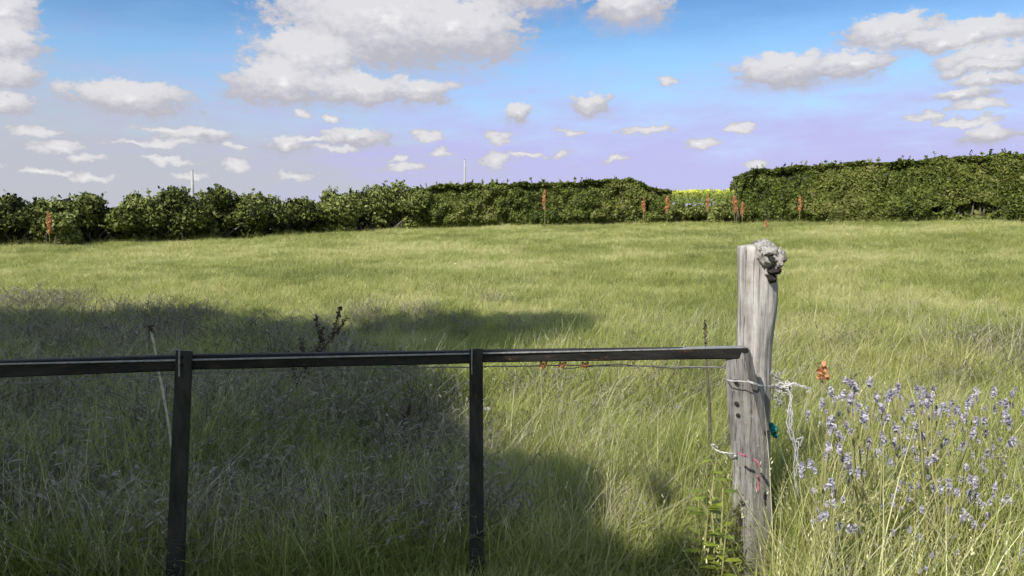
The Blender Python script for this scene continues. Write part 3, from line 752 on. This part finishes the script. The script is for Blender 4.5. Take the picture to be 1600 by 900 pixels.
# ------------------------------------------------------------------ twine and cords on the post
def wiggle(pts, amp, n=5):
    pts = [np.asarray(p, float) for p in pts]; out = []
    for i in range(len(pts) - 1):
        for k in range(n): out.append(pts[i] + (pts[i + 1] - pts[i]) * k / n + rng.normal(0, amp, 3))
    out.append(pts[-1]); return out
tw0 = P(1222, 604, 3.66)
tw = empty('baler_twine', tw0, 'white baler twine tied round post and stile, with frayed knot', 'twine')
mb = MB()
loop = [P(1168, 596, 3.42), P(1178, 600, 3.42), P(1190, 604, 3.47), P(1203, 605, 3.62), P(1212, 604, 3.70), P(1222, 604, 3.66)]
for off in (0, .004): mb.tube([p - tw0 + np.array([0, 0, off]) for p in wiggle(loop, .0014)], .0021, 6)
mb.tube([p - tw0 for p in wiggle([P(1212, 607, 3.70), P(1208, 606, 3.90), P(1150, 598, 3.90), P(1133, 594, 3.60), P(1138, 594, 3.45), P(1168, 597, 3.425)], .0012)], .0024, 6)
mb.build('loop', M['twine'], tw, True)
mb = MB()
for i in range(8):
    a = rng.uniform(0, 6.28); c = P(1226 + rng.uniform(-8, 8), 606 + rng.uniform(-6, 6), 3.62)
    mb.tube([c - tw0 + .022 * np.array([cos(a + q * 1.3), .4 * sin(q * 2), sin(a + q * 1.3)]) for q in range(6)], .0026, 6)
mb.build('knot', M['twine'], tw, True)
mb = MB()
for (pp_, r) in (([(1226, 604), (1240, 600), (1256, 603), (1266, 608), (1262, 613)], .0038), ([(1230, 606), (1236, 620), (1234, 642), (1236, 650)], .005), ([(1222, 606), (1232, 600), (1244, 600)], .005)):
    for _ in range(4): mb.tube([p - tw0 for p in wiggle([P(a + rng.normal(0, 1.6), b + rng.normal(0, 1.6), 3.60) for a, b in pp_], .002)], r * .42, 5)
mb.build('tail', M['twine'], tw, True)
def frayed(name, paths, Yd, mat, r, label, cat, amp=.003):
    o0 = P(paths[0][0][0], paths[0][0][1], Yd); mb = MB()
    for pa in paths: mb.tube([p - o0 for p in wiggle([P(a, b, Yd + rng.uniform(-.015, .015)) for a, b in pa], amp)], r, 6)
    o = mb.build(name, mat, None, True); o.location = o0; tag(o, label, cat); return o
frayed('frayed_cord', [[(1234, 648), (1232, 676), (1238, 688), (1248, 690), (1246, 720), (1242, 745), (1248, 778)], [(1238, 640), (1236, 668), (1244, 700), (1240, 730), (1244, 770)], [(1230, 640), (1231, 672), (1240, 692), (1247, 735)], [(1240, 690), (1254, 682), (1250, 700)]], 3.60, M['greytwine'], .0036, 'frayed grey cord hanging straight down from the white twine knot', 'cord', .0022)
frayed('tangled_wire', [[(1204 + 4 * i + rng.uniform(-3, 3), 578 + rng.uniform(-3, 10)), (1210 + rng.uniform(-4, 12), 598 + rng.uniform(-8, 8)), (1206 + 4 * i, 615 + rng.uniform(-4, 8)), (1208 + rng.uniform(-2, 16), 632 + rng.uniform(-3, 6))] for i in range(6)], 3.66, M['greytwine'], .0022, 'tangle of thin grey wire ends on the right side of the post', 'wire', .006)
frayed('rope_scrap', [[(1205, 662), (1212, 672), (1207, 678), (1213, 682)], [(1204, 668), (1211, 666), (1213, 676)], [(1206, 674), (1213, 670)]], 3.70, M['teal'], .011, 'short scrap of teal rope on the right side of the post', 'rope')
frayed('latch_cord', [[(1150, 709), (1138, 708), (1126, 706), (1117, 702), (1111, 697), (1114, 694), (1122, 700)], [(1130, 707), (1140, 713), (1150, 712)]], 3.44, M['twine'], .0030, 'short white cord sticking out from the left side of the stile', 'cord', .001)
frayed('red_twine', [[(1153, 707), (1160, 711), (1168, 713)], [(1178, 717), (1184, 722), (1187, 730)], [(1183, 743), (1186, 752), (1184, 760), (1186, 768)]], 3.365, M['redtwine'], .0055, 'faded red twine scraps caught on the grey stile', 'twine', .001)

# ------------------------------------------------------------------ plants in the meadow
def dock_plant(px_, py_, Yd, H, label, mat='dock', lean=(0, 0), group='rust red dock plants', name='dock_plant', seed=0, head=.55, dens=1.0, fat=1.0, spikes=5):
    """a seeding dock: stem, side spikes of seed, long leaves at the foot. (px_,py_) is the pixel of its top"""
    r_ = np.random.default_rng(seed)
    top = P(px_, py_, Yd); base = np.array([top[0] - lean[0], Yd - lean[1], 0.]); base[2] = float(terrain(base[0], base[1]))
    if H: base[2] = max(base[2], top[2] - H) if False else base[2]
    T = top - base; root = empty(name, base, label, 'plant', group)
    mb = MB(); mid = T * .5 + np.array([r_.normal(0, .02), 0, .02])
    r0 = (.006 + .002 * T[2]) * (1.5 if mat == 'dockdark' else 1)
    mb.tube([(0, 0, -.05), mid * .6, mid, T * .8, T], [r0, r0 * .9, r0 * .7, r0 * .5, r0 * .3], 6)
    ends = []
    for k in range(spikes):
        q = .45 + .1 * k; a = r_.uniform(0, 6.28); s_ = T * q; L_ = np.linalg.norm(T) * .22
        e = s_ + np.array([cos(a) * L_ * .3, sin(a) * L_ * .3, L_]); mb.tube([s_, e], [r0 * .5, r0 * .25], 5); ends.append((s_, e))
    mb.build('stem', M['darkstem'] if mat == 'dockdark' else M['stem'], root)
    pts = []
    n_ = int(240 * dens); q = r_.uniform(1 - head, 1.02, n_)
    wdt = .022 * fat * (1 + .6 * T[2])
    pts.append(T[None] * q[:, None] + r_.normal(0, 1, (n_, 3)) * wdt * (1.25 - q[:, None]) * 1.6)
    for (s_, e) in ends:
        q = r_.uniform(.1, 1, int(80 * dens)); p = s_ + (e - s_) * q[:, None] + r_.normal(0, wdt * .5, (len(q), 3))
        v, f, rd = leaf_cloud(p, r_.normal(0, 1, p.shape), .018 * fat + .008 * T[2], .5, 1.2); mesh_obj('seed_spike', v, f, M[mat], root, rd)
    p = np.concatenate(pts); v, f, rd = leaf_cloud(p, r_.normal(0, 1, p.shape), .018 * fat + .008 * T[2], .5, 1.2)
    mesh_obj('seed_head', v, f, M[mat], root, rd)
    mb = MB()
    for k in range(6):
        a = r_.uniform(0, 6.28); mb.leaf((0, 0, .01 + .1 * T[2] * (k > 3)), (cos(a), sin(a), .8), (0, 0, 1), .16 + .12 * T[2], .05, r_.random(), .4)
    mb.build('leaf_rosette', M['dockleaf'], root)
    return root
DK = [(1250, 309, 35.2, 'rust-red dock plant standing tall in front of the right hedge', 1.7),
      (1148, 308, 36.5, 'rust-red dock plant at the left end of the right hedge', 1.9),
      (1160, 318, 36.0, 'shorter rust-red dock plant leaning beside the right hedge end', 1.5),
      (1106, 306, 37.5, 'rust-red dock plant in the middle of the hedge gap', 1.6),
      (1043, 308, 37.5, 'rust-red dock plant at the right end of the clipped hedge', 1.8),
      (1006, 310, 38, 'rust-red dock plant in front of the clipped hedge near its end', 1.3),
      (851, 298, 38, 'rust-red dock plant against the middle of the clipped hedge', 1.3),
      (76, 334, 28.3, 'rust-red dock plant in front of the leftmost bushes', 1.6),
      (1197, 345, 30, 'small rust-red dock plant just above the post top', 1.2)]
for i, (a, b, yd, lab, ft) in enumerate(DK): dock_plant(a, b, yd, 0, lab, seed=i, fat=ft * (.72 + .1 * (i % 3)), head=.20 + .05 * (i % 4), dens=1.4, spikes=3)
dock_plant(1286, 573, 4.9, 0, 'small rust-red dock plant in the grass right of the twine', seed=20, head=.10, fat=1.1, dens=.35, spikes=0)
dock_plant(540, 500, 6.2, 0, 'dark dry leaning dock stalk showing above the rail between the uprights', 'dockdark', (.62, .3), 'dark dry stalks', 'dry_dock', 21, .7, 1.0, .6)
dock_plant(640, 640, 5.2, 0, 'short dark dry dock in the shade left of the middle upright', 'dockdark', (.12, 0), 'dark dry stalks', 'dry_dock', 22, .6, .7, .6)
dock_plant(1101, 505, 4.6, 0, 'thin dark dry stalk above the rail left of the post', 'dockdark', (-.05, 0), 'dark dry stalks', 'dry_dock', 23, .12, .2, .3, 0)
dock_plant(1033, 650, 6.0, 0, 'dark seed-headed weed in the sunlit grass under the right rail', 'dockdark', (.02, 0), 'dark dry stalks', 'dry_dock', 24, .15, .4, .8, 1)
# pale dry stalk that catches the light at the left
o0 = P(268, 690, 3.9); mb = MB(); mb.tube([p - o0 for p in wiggle([P(275, 800, 3.95), P(268, 690, 3.9), P(254, 610, 3.85), P(240, 535, 3.8), P(235, 518, 3.8)], .002)], [.006] * 20 + [.004], 6)
sroot = empty('dry_stalk', o0, 'pale dry stalk with a dark drooping head beside the left upright', 'plant')
mb.build('stem', M['drystem'], sroot)
hp = np.array([P(236 + rng.normal(0, 2.5), 516 + rng.normal(0, 5), 3.8) - o0 for _ in range(60)]); v, f, rd = leaf_cloud(hp, rng.normal(0, 1, hp.shape), .010)
mesh_obj('seed_head', v, f, M['dockdark'], sroot, rd)

def thistle_mesh(seed, H):
    r_ = np.random.default_rng(seed)
    stem = MB(); hd = []; hr = []
    tops = []
    T = np.array([r_.normal(0, .08), r_.normal(0, .05), H])
    stem.tube([(0, 0, -.05), T * .5 + r_.normal(0, .012, 3), T], [.004, .0032, .002], 5); tops.append((T, T / np.linalg.norm(T)))
    for k in range(r_.integers(2, 5)):
        q = r_.uniform(.5, .85); a = r_.uniform(0, 6.28); s_ = T * q; L_ = H * (1 - q) * r_.uniform(.7, 1.1)
        d = np.array([cos(a) * .5, sin(a) * .5, 1]); e = s_ + d * L_ * .8; stem.tube([s_, e], [.0022, .0016], 5); tops.append((e, d / np.linalg.norm(d)))
    for k in range(7):
        q = r_.uniform(.1, .7); a = r_.uniform(0, 6.28); stem.leaf(T * q, (cos(a), sin(a), .5), (0, 0, 1), .07, .012, r_.random(), .3)
    heads = []
    for (e, d) in tops:
        n_ = 55; x = r_.normal(0, 1, (n_, 3)); x /= np.linalg.norm(x, axis=1)[:, None]
        p = e + (x * r_.uniform(.3, 1, (n_, 1)) * np.array([.0085, .0085, .017])) + d * .008
        heads.append(leaf_cloud(p, r_.normal(0, 1, p.shape), .008, .5, 1.6))
    return stem, heads
protos = []
for i in range(5):
    stem, heads = thistle_mesh(300 + i, .62 + .07 * i)
    root = empty('thistle', (0, 0, 0), 'pale mauve thistle heads on thin stalks in the tall grass right of the post', 'wildflower', 'mauve thistles right of the post')
    stem.build('stem', M['stem'], root); 
    for v, f, rd in heads: mesh_obj('flower_head', v, f, M['mauve'], root, rd)
    protos.append(root)
spots = []
r_ = np.random.default_rng(5)
r3 = np.random.default_rng(8)
tops_px = [(1262 + 345 * r3.random() ** .75, 590 + 110 * r3.random() + 120 * r3.random() ** 3) for _ in range(32)] + [(r3.uniform(1300, 1600), r3.uniform(740, 880)) for _ in range(18)] + [(1340, 598), (1372, 610), (1408, 612), (1460, 606), (1502, 618), (1540, 612), (1588, 630), (1300, 612), (1268, 640), (1312, 655), (1350, 650), (1440, 645), (1475, 640), (1520, 652), (1556, 640), (1290, 700), (1325, 700), (1365, 690), (1390, 700), (1420, 702), (1450, 690), (1480, 700), (1515, 705), (1550, 695), (1580, 705), (1545, 760), (1585, 770), (1500, 730), (1470, 770), (1375, 748), (1310, 800), (1365, 840), (1390, 850), (1430, 850), (1460, 865), (1540, 860), (1575, 850), (1490, 880), (1280, 775), (1320, 870), (1265, 700)]
for k, (a, b) in enumerate(tops_px):
    o = protos[k % 5] if k < 5 else copy_tree(protos[k % 5])
    yd = r_.uniform(2.9, 4.3) if b < 720 else r_.uniform(2.6, 3.4)
    tp = P(a, b, yd); H0 = .62 + .07 * (k % 5); zb = float(terrain(tp[0], yd))
    s_ = (tp[2] - zb) / H0
    o.scale = (max(s_, .6),) * 3; o.location = (tp[0], yd, tp[2] - H0 * max(s_, .6)); o.rotation_euler = (0, 0, r_.uniform(0, 6.28))
for k, (a, b, yd) in enumerate([(975, 672, 6.2), (1010, 688, 5.8), (1060, 685, 5.6), (890, 668, 6.6), (1040, 676, 6.0), (905, 640, 7.2), (840, 660, 6.8), (985, 650, 6.6), (1075, 700, 5.2), (870, 700, 5.6), (945, 436, 17), (960, 440, 16.5), (925, 441, 17.5)]):
    o = copy_tree(protos[k % 5]); tp = P(a, b, yd); H0 = .62 + .07 * (k % 5); zb = float(terrain(tp[0], yd)); s_ = max((tp[2] - zb) / H0, .35)
    o.scale = (s_,) * 3; o.location = (tp[0], yd, zb); o.rotation_euler = (0, 0, r_.uniform(0, 6.28))
    if k < 10:
        o['label'] = 'pale mauve thistle in the sunlit grass under the right rail'; o['group'] = 'mauve thistles under the right rail'
    else:
        o['label'] = 'far mauve thistle in the open field left of the post top'; o['group'] = 'mauve thistles out in the field'
# small white flowers
def white_flower(a, b, yd, size, label):
    tp = P(a, b, yd); base = np.array([tp[0], yd, float(terrain(tp[0], yd))]); T = tp - base
    root = empty('white_flower', base, label, 'wildflower', 'white flowers in the grass')
    mb = MB(); mb.tube([(0, 0, -.03), T * .5 + np.array([.01, 0, 0]), T], [.004, .003, .002], 5); mb.build('stem', M['stem'], root)
    mb = MB()
    for k in range(9):
        q = 2 * pi * k / 9; mb.leaf(T, (cos(q), sin(q) - .35, .55), (0, 0, 1), size, size * .5, random.random(), .3)
    mb.build('petals', M['petal'], root)
    mb = MB(); blob(mb, T + np.array([0, -.004, .006]), size * .25, size * .25, size * .18, 1, .05, 10, 6); mb.build('flower_centre', M['crop'], root)
hA = hit(608, 418); white_flower(608, 413, hA[1], .06, 'small white flower in the far field, the left one of a pair')
hB = hit(711, 418); white_flower(711, 413, hB[1], .06, 'small white flower in the far field, the right one of a pair')
white_flower(761, 640, 5.6, .03, 'white flower just right of the middle upright')
# bright broad-leaved weed beside the post
def weed(a, b, yd, label, n_, seed):
    r2 = np.random.default_rng(seed); tp = P(a, b, yd); base = np.array([tp[0], yd, float(terrain(tp[0], yd))]); T = tp - base
    root = empty('broadleaf_weed', base, label, 'plant', 'broad leaved weeds by the post')
    mb = MB(); lf = MB()
    for k in range(4):
        e = T + r2.normal(0, .07, 3); mb.tube([(r2.normal(0, .02), r2.normal(0, .02), -.03), e * .5, e], [.005, .004, .003], 5)
        for j in range(n_):
            q = r2.uniform(.25, 1.02); an = r2.uniform(0, 6.28); lf.leaf(e * q, (cos(an), sin(an), .35), (0, 0, 1), r2.uniform(.045, .10), r2.uniform(.025, .05), r2.random(), .3)
    mb.build('stem', M['stem'], root); lf.build('leaves', M['weed'], root)
weed(1126, 778, 3.30, 'bright yellow-green broad-leaved weed touching the left of the post', 7, 1)
weed(1098, 786, 3.36, 'lower bright green broad-leaved weed a hand left of the post', 6, 2)

# ------------------------------------------------------------------ sky
W = bpy.data.worlds.new('World'); SC.world = W; W.use_nodes = True
nt = W.node_tree; nt.nodes.clear(); N = nt.nodes.new; L = nt.links.new
wout = N('ShaderNodeOutputWorld'); bg = N('ShaderNodeBackground'); SKY = .10; bg.inputs[1].default_value = SKY
sky = N('ShaderNodeTexSky'); sky.sky_type = 'NISHITA'; sky.sun_disc = False
sky.sun_elevation = SUN_EL; sky.sun_rotation = SUN_AZ; sky.air_density = 1.0; sky.dust_density = 1.2; sky.ozone_density = 1.3
def math_(op, a, b=None, clamp=False):
    m = N('ShaderNodeMath'); m.operation = op; m.use_clamp = clamp
    for i, x in enumerate((a, b)):
        if x is None: continue
        if isinstance(x, (int, float)): m.inputs[i].default_value = x
        else: L(x, m.inputs[i])
    return m.outputs[0]
def vmath(op, a, b=None):
    m = N('ShaderNodeVectorMath'); m.operation = op
    for i, x in enumerate((a, b)):
        if x is None: continue
        if isinstance(x, tuple): m.inputs[i].default_value = x
        else: L(x, m.inputs[i])
    return m.outputs['Value'] if op == 'LENGTH' else m.outputs['Vector']
def mapr(v, a, b, c=0., d=1., smooth=True):
    m = N('ShaderNodeMapRange'); m.interpolation_type = 'SMOOTHSTEP' if smooth else 'LINEAR'; m.clamp = True
    L(v, m.inputs[0])
    for i, x in zip((1, 2, 3, 4), (a, b, c, d)): m.inputs[i].default_value = x
    return m.outputs[0]
def mixc(f, a, b):
    m = N('ShaderNodeMix'); m.data_type = 'RGBA'
    if isinstance(f, float): m.inputs[0].default_value = f
    else: L(f, m.inputs[0])
    for i, x in ((6, a), (7, b)):
        if isinstance(x, tuple): m.inputs[i].default_value = (*x, 1)
        else: L(x, m.inputs[i])
    return m.outputs[2]
tc = N('ShaderNodeTexCoord'); dirv = tc.outputs['Generated']
sep = N('ShaderNodeSeparateXYZ'); L(dirv, sep.inputs[0])
az = math_('ARCTAN2', sep.outputs[0], sep.outputs[1]); el = math_('ARCSINE', sep.outputs[2])
cmb = N('ShaderNodeCombineXYZ'); L(az, cmb.inputs[0]); L(el, cmb.inputs[1])
ae = cmb.outputs[0]
def noise(vec, scale, det, rough=.6, off=(0, 0, 0), sc=(1, 1, 1)):
    mp = N('ShaderNodeMapping'); mp.inputs['Scale'].default_value = sc; mp.inputs['Location'].default_value = off; L(vec, mp.inputs[0])
    n_ = N('ShaderNodeTexNoise'); n_.inputs['Scale'].default_value = scale; n_.inputs['Detail'].default_value = det; n_.inputs['Roughness'].default_value = rough
    L(mp.outputs[0], n_.inputs['Vector']); return n_
wn = noise(ae, 26, 5, .6, sc=(1, 1.5, 1))
warp = vmath('MULTIPLY', vmath('SUBTRACT', wn.outputs['Color'], (.5, .5, .5)), (.075, .032, 0))
aw = vmath('ADD', ae, warp)
def AE(u, v):
    d = ray(u, v); d = d / np.linalg.norm(d); return atan2(d[0], d[1]), asin(d[2])
# cloud banks: centre and half-size in hundredths of the field of view
CL = [(600, 30, 200, 75), (720, 45, 120, 55), (480, 90, 100, 42), (440, 130, 85, 34), (560, 140, 110, 26), (660, 145, 55, 22), (800, -20, 110, 40),
      (0, 12, 52, 34), (6, 66, 58, 30), (-5, 118, 70, 24), (-10, 160, 50, 14), (200, 152, 95, 26), (985, 5, 72, 34), (1395, 44, 72, 26), (1530, 48, 95, 22), (1470, 62, 90, 14), (1560, 88, 90, 20), (1540, 108, 60, 11),
      (1235, 105, 95, 28), (1330, 100, 60, 24), (1540, 128, 50, 9), (1500, 150, 55, 9), (1530, 165, 50, 8), (1450, 182, 26, 6), (810, 178, 34, 14), (925, 160, 34, 18), (460, 178, 16, 10),
      (780, 218, 30, 12), (1150, 198, 24, 9), (1098, 224, 28, 12), (1550, 208, 45, 14), (450, 226, 45, 13), (555, 214, 60, 14), (310, 212, 65, 11),
      (95, 230, 42, 9), (50, 208, 40, 9), (368, 258, 30, 10), (775, 250, 30, 12), (635, 262, 30, 10), (1040, 128, 18, 9), (690, 238, 22, 9), (880, 238, 18, 8)]
rc = np.random.default_rng(21)
for _ in range(26):
    v_ = rc.uniform(188, 278); CL.append((rc.uniform(-40, 1640) if rc.random() < .45 else rc.uniform(-40, 900), v_, rc.uniform(18, 62) * (1.15 - (v_ - 180) / 190), rc.uniform(4.5, 8.5)))
dens = None; lit = None; veil = None
for (u, v, ru, rv) in CL:
    a, e = AE(u, v); small = ru * rv < 420
    q = vmath('MULTIPLY', vmath('SUBTRACT', aw, (a, e, 0)), (F / ru, F / rv, 0))
    d = math_('SUBTRACT', 1.0, vmath('LENGTH', q)); 
    l = d if small else math_('SUBTRACT', 1.0, vmath('LENGTH', vmath('SUBTRACT', q, (-.05, .38, 0))))
    w_ = None if small else math_('SUBTRACT', 1.0, vmath('LENGTH', vmath('MULTIPLY', vmath('ADD', q, (.05, .55, 0)), (.82, .95, 0))))
    if w_ is not None: veil = w_ if veil is None else math_('MAXIMUM', veil, w_)
    dens = d if dens is None else math_('MAXIMUM' if small else 'SMOOTH_MAX', dens, d)
    lit = l if lit is None else math_('MAXIMUM', lit, l)
for nd in nt.nodes:
    if nd.type == 'MATH' and nd.operation == 'SMOOTH_MAX': nd.inputs[2].default_value = .05
fn = noise(ae, 60, 6, .62, sc=(1, 1.6, 1))
fz = math_('MULTIPLY', math_('SUBTRACT', fn.outputs['Fac'], .5), 1.15)
dn = math_('ADD', dens, fz)
alpha = mapr(dn, -.03, .30)
valpha = math_('MULTIPLY', mapr(math_('ADD', veil, math_('MULTIPLY', fz, .7)), -.05, .75), .58)
shade = mapr(math_('ADD', lit, math_('MULTIPLY', fz, .9)), -.15, .75)
k = 1 / SKY
EXPO = .75
def disp(r, g_, b, mul=1.0):      # linear sky radiance that shows as the sRGB colour given
    f_ = lambda c: ((c / 255 + .055) / 1.055) ** 2.4
    s_ = k * mul / 2 ** EXPO
    return (f_(r) * s_, f_(g_) * s_, f_(b) * s_)
ccol = mixc(shade, disp(188, 187, 197), disp(228, 227, 230))
ccol = mixc(mapr(dn, .75, 1.25), ccol, disp(248, 248, 248))
# clear sky: Nishita, paled by the haze and thin low cloud towards the horizon
hs = N('ShaderNodeHueSaturation'); hs.inputs['Saturation'].default_value = 1.2; hs.inputs['Value'].default_value = 1.0; L(sky.outputs[0], hs.inputs['Color'])
tint = N('ShaderNodeMix'); tint.data_type = 'RGBA'; tint.blend_type = 'MULTIPLY'; tint.inputs[0].default_value = 1; L(hs.outputs[0], tint.inputs[6]); tint.inputs[7].default_value = (.94, 1.0, 1.04, 1)
hn = noise(ae, 9, 5, .6, sc=(1, 4, 1))
lowf = mapr(math_('ADD', el, math_('MULTIPLY', math_('SUBTRACT', hn.outputs['Fac'], .5), -.16)), .235, .085)
greyf = mapr(math_('ADD', math_('ADD', az, math_('MULTIPLY', el, 2.2)), math_('MULTIPLY', math_('SUBTRACT', hn.outputs['Fac'], .5), .9)), .30, -.25)
hcol = mixc(greyf, disp(192, 188, 238), disp(192, 192, 204))
up = mapr(el, -.2, .7)
deep = mixc(mapr(math_('ADD', el, math_('MULTIPLY', math_('SUBTRACT', hn.outputs['Fac'], .5), .06)),   .205, .285), tint.outputs[2], vmath('MULTIPLY', tint.outputs[2], (.66, .74, .82)))
base = mixc(math_('MULTIPLY', lowf, .92), deep, hcol)
fin = mixc(math_('MULTIPLY', alpha, .96), mixc(valpha, base, disp(191, 190, 206)), ccol)
# broken cloud added over the unseen sky, tinted to fill the shade
pv = N('ShaderNodeVectorMath'); pv.operation = 'DIVIDE'; L(dirv, pv.inputs[0]); cz = N('ShaderNodeCombineXYZ')
zz_ = math_('MAXIMUM', sep.outputs[2], .05)
for i in range(3): L(zz_, cz.inputs[i])
L(cz.outputs[0], pv.inputs[1])
on = noise(pv.outputs[0], 1.1, 5, .55)
over = math_('MULTIPLY', mapr(on.outputs['Fac'], .40, .56), math_('MAXIMUM', mapr(el, .30, .42), mapr(math_('ABSOLUTE', az), .75, 1.0)))
fin = mixc(over, fin, disp(208, 218, 238))
L(fin, bg.inputs[0]); L(bg.outputs[0], wout.inputs[0])

# ------------------------------------------------------------------ sun
sl = bpy.data.lights.new('sun', 'SUN'); sl.energy = 4.2; sl.angle = radians(.53); sl.color = (1, .95, .86)
so = bpy.data.objects.new('sun', sl); COL.objects.link(so)
from mathutils import Vector
so.rotation_euler = Vector(tuple(-TO_SUN)).to_track_quat('-Z', 'Y').to_euler(); so.location = (-6, -14, 14)

# ------------------------------------------------------------------ camera and view
cd = bpy.data.cameras.new('camera'); cd.sensor_width = 36; cd.lens = 36 * F / 1600; cd.clip_start = .05; cd.clip_end = 6000
co = bpy.data.objects.new('camera', cd); COL.objects.link(co); co.location = (0, 0, EYE); co.rotation_euler = (pi / 2 - PITCH, 0, 0)
SC.camera = co
vs = SC.view_settings; vs.view_transform = 'Standard'; vs.look = 'None'; vs.exposure = EXPO; vs.gamma = 1; vs.use_curve_mapping = False
SC.cycles.use_adaptive_sampling = True; SC.cycles.adaptive_threshold = .06; SC.cycles.max_bounces = 5; SC.cycles.transparent_max_bounces = 8; SC.cycles.diffuse_bounces = 2; SC.cycles.transmission_bounces = 2; SC.cycles.glossy_bounces = 2; SC.cycles.use_denoising = True
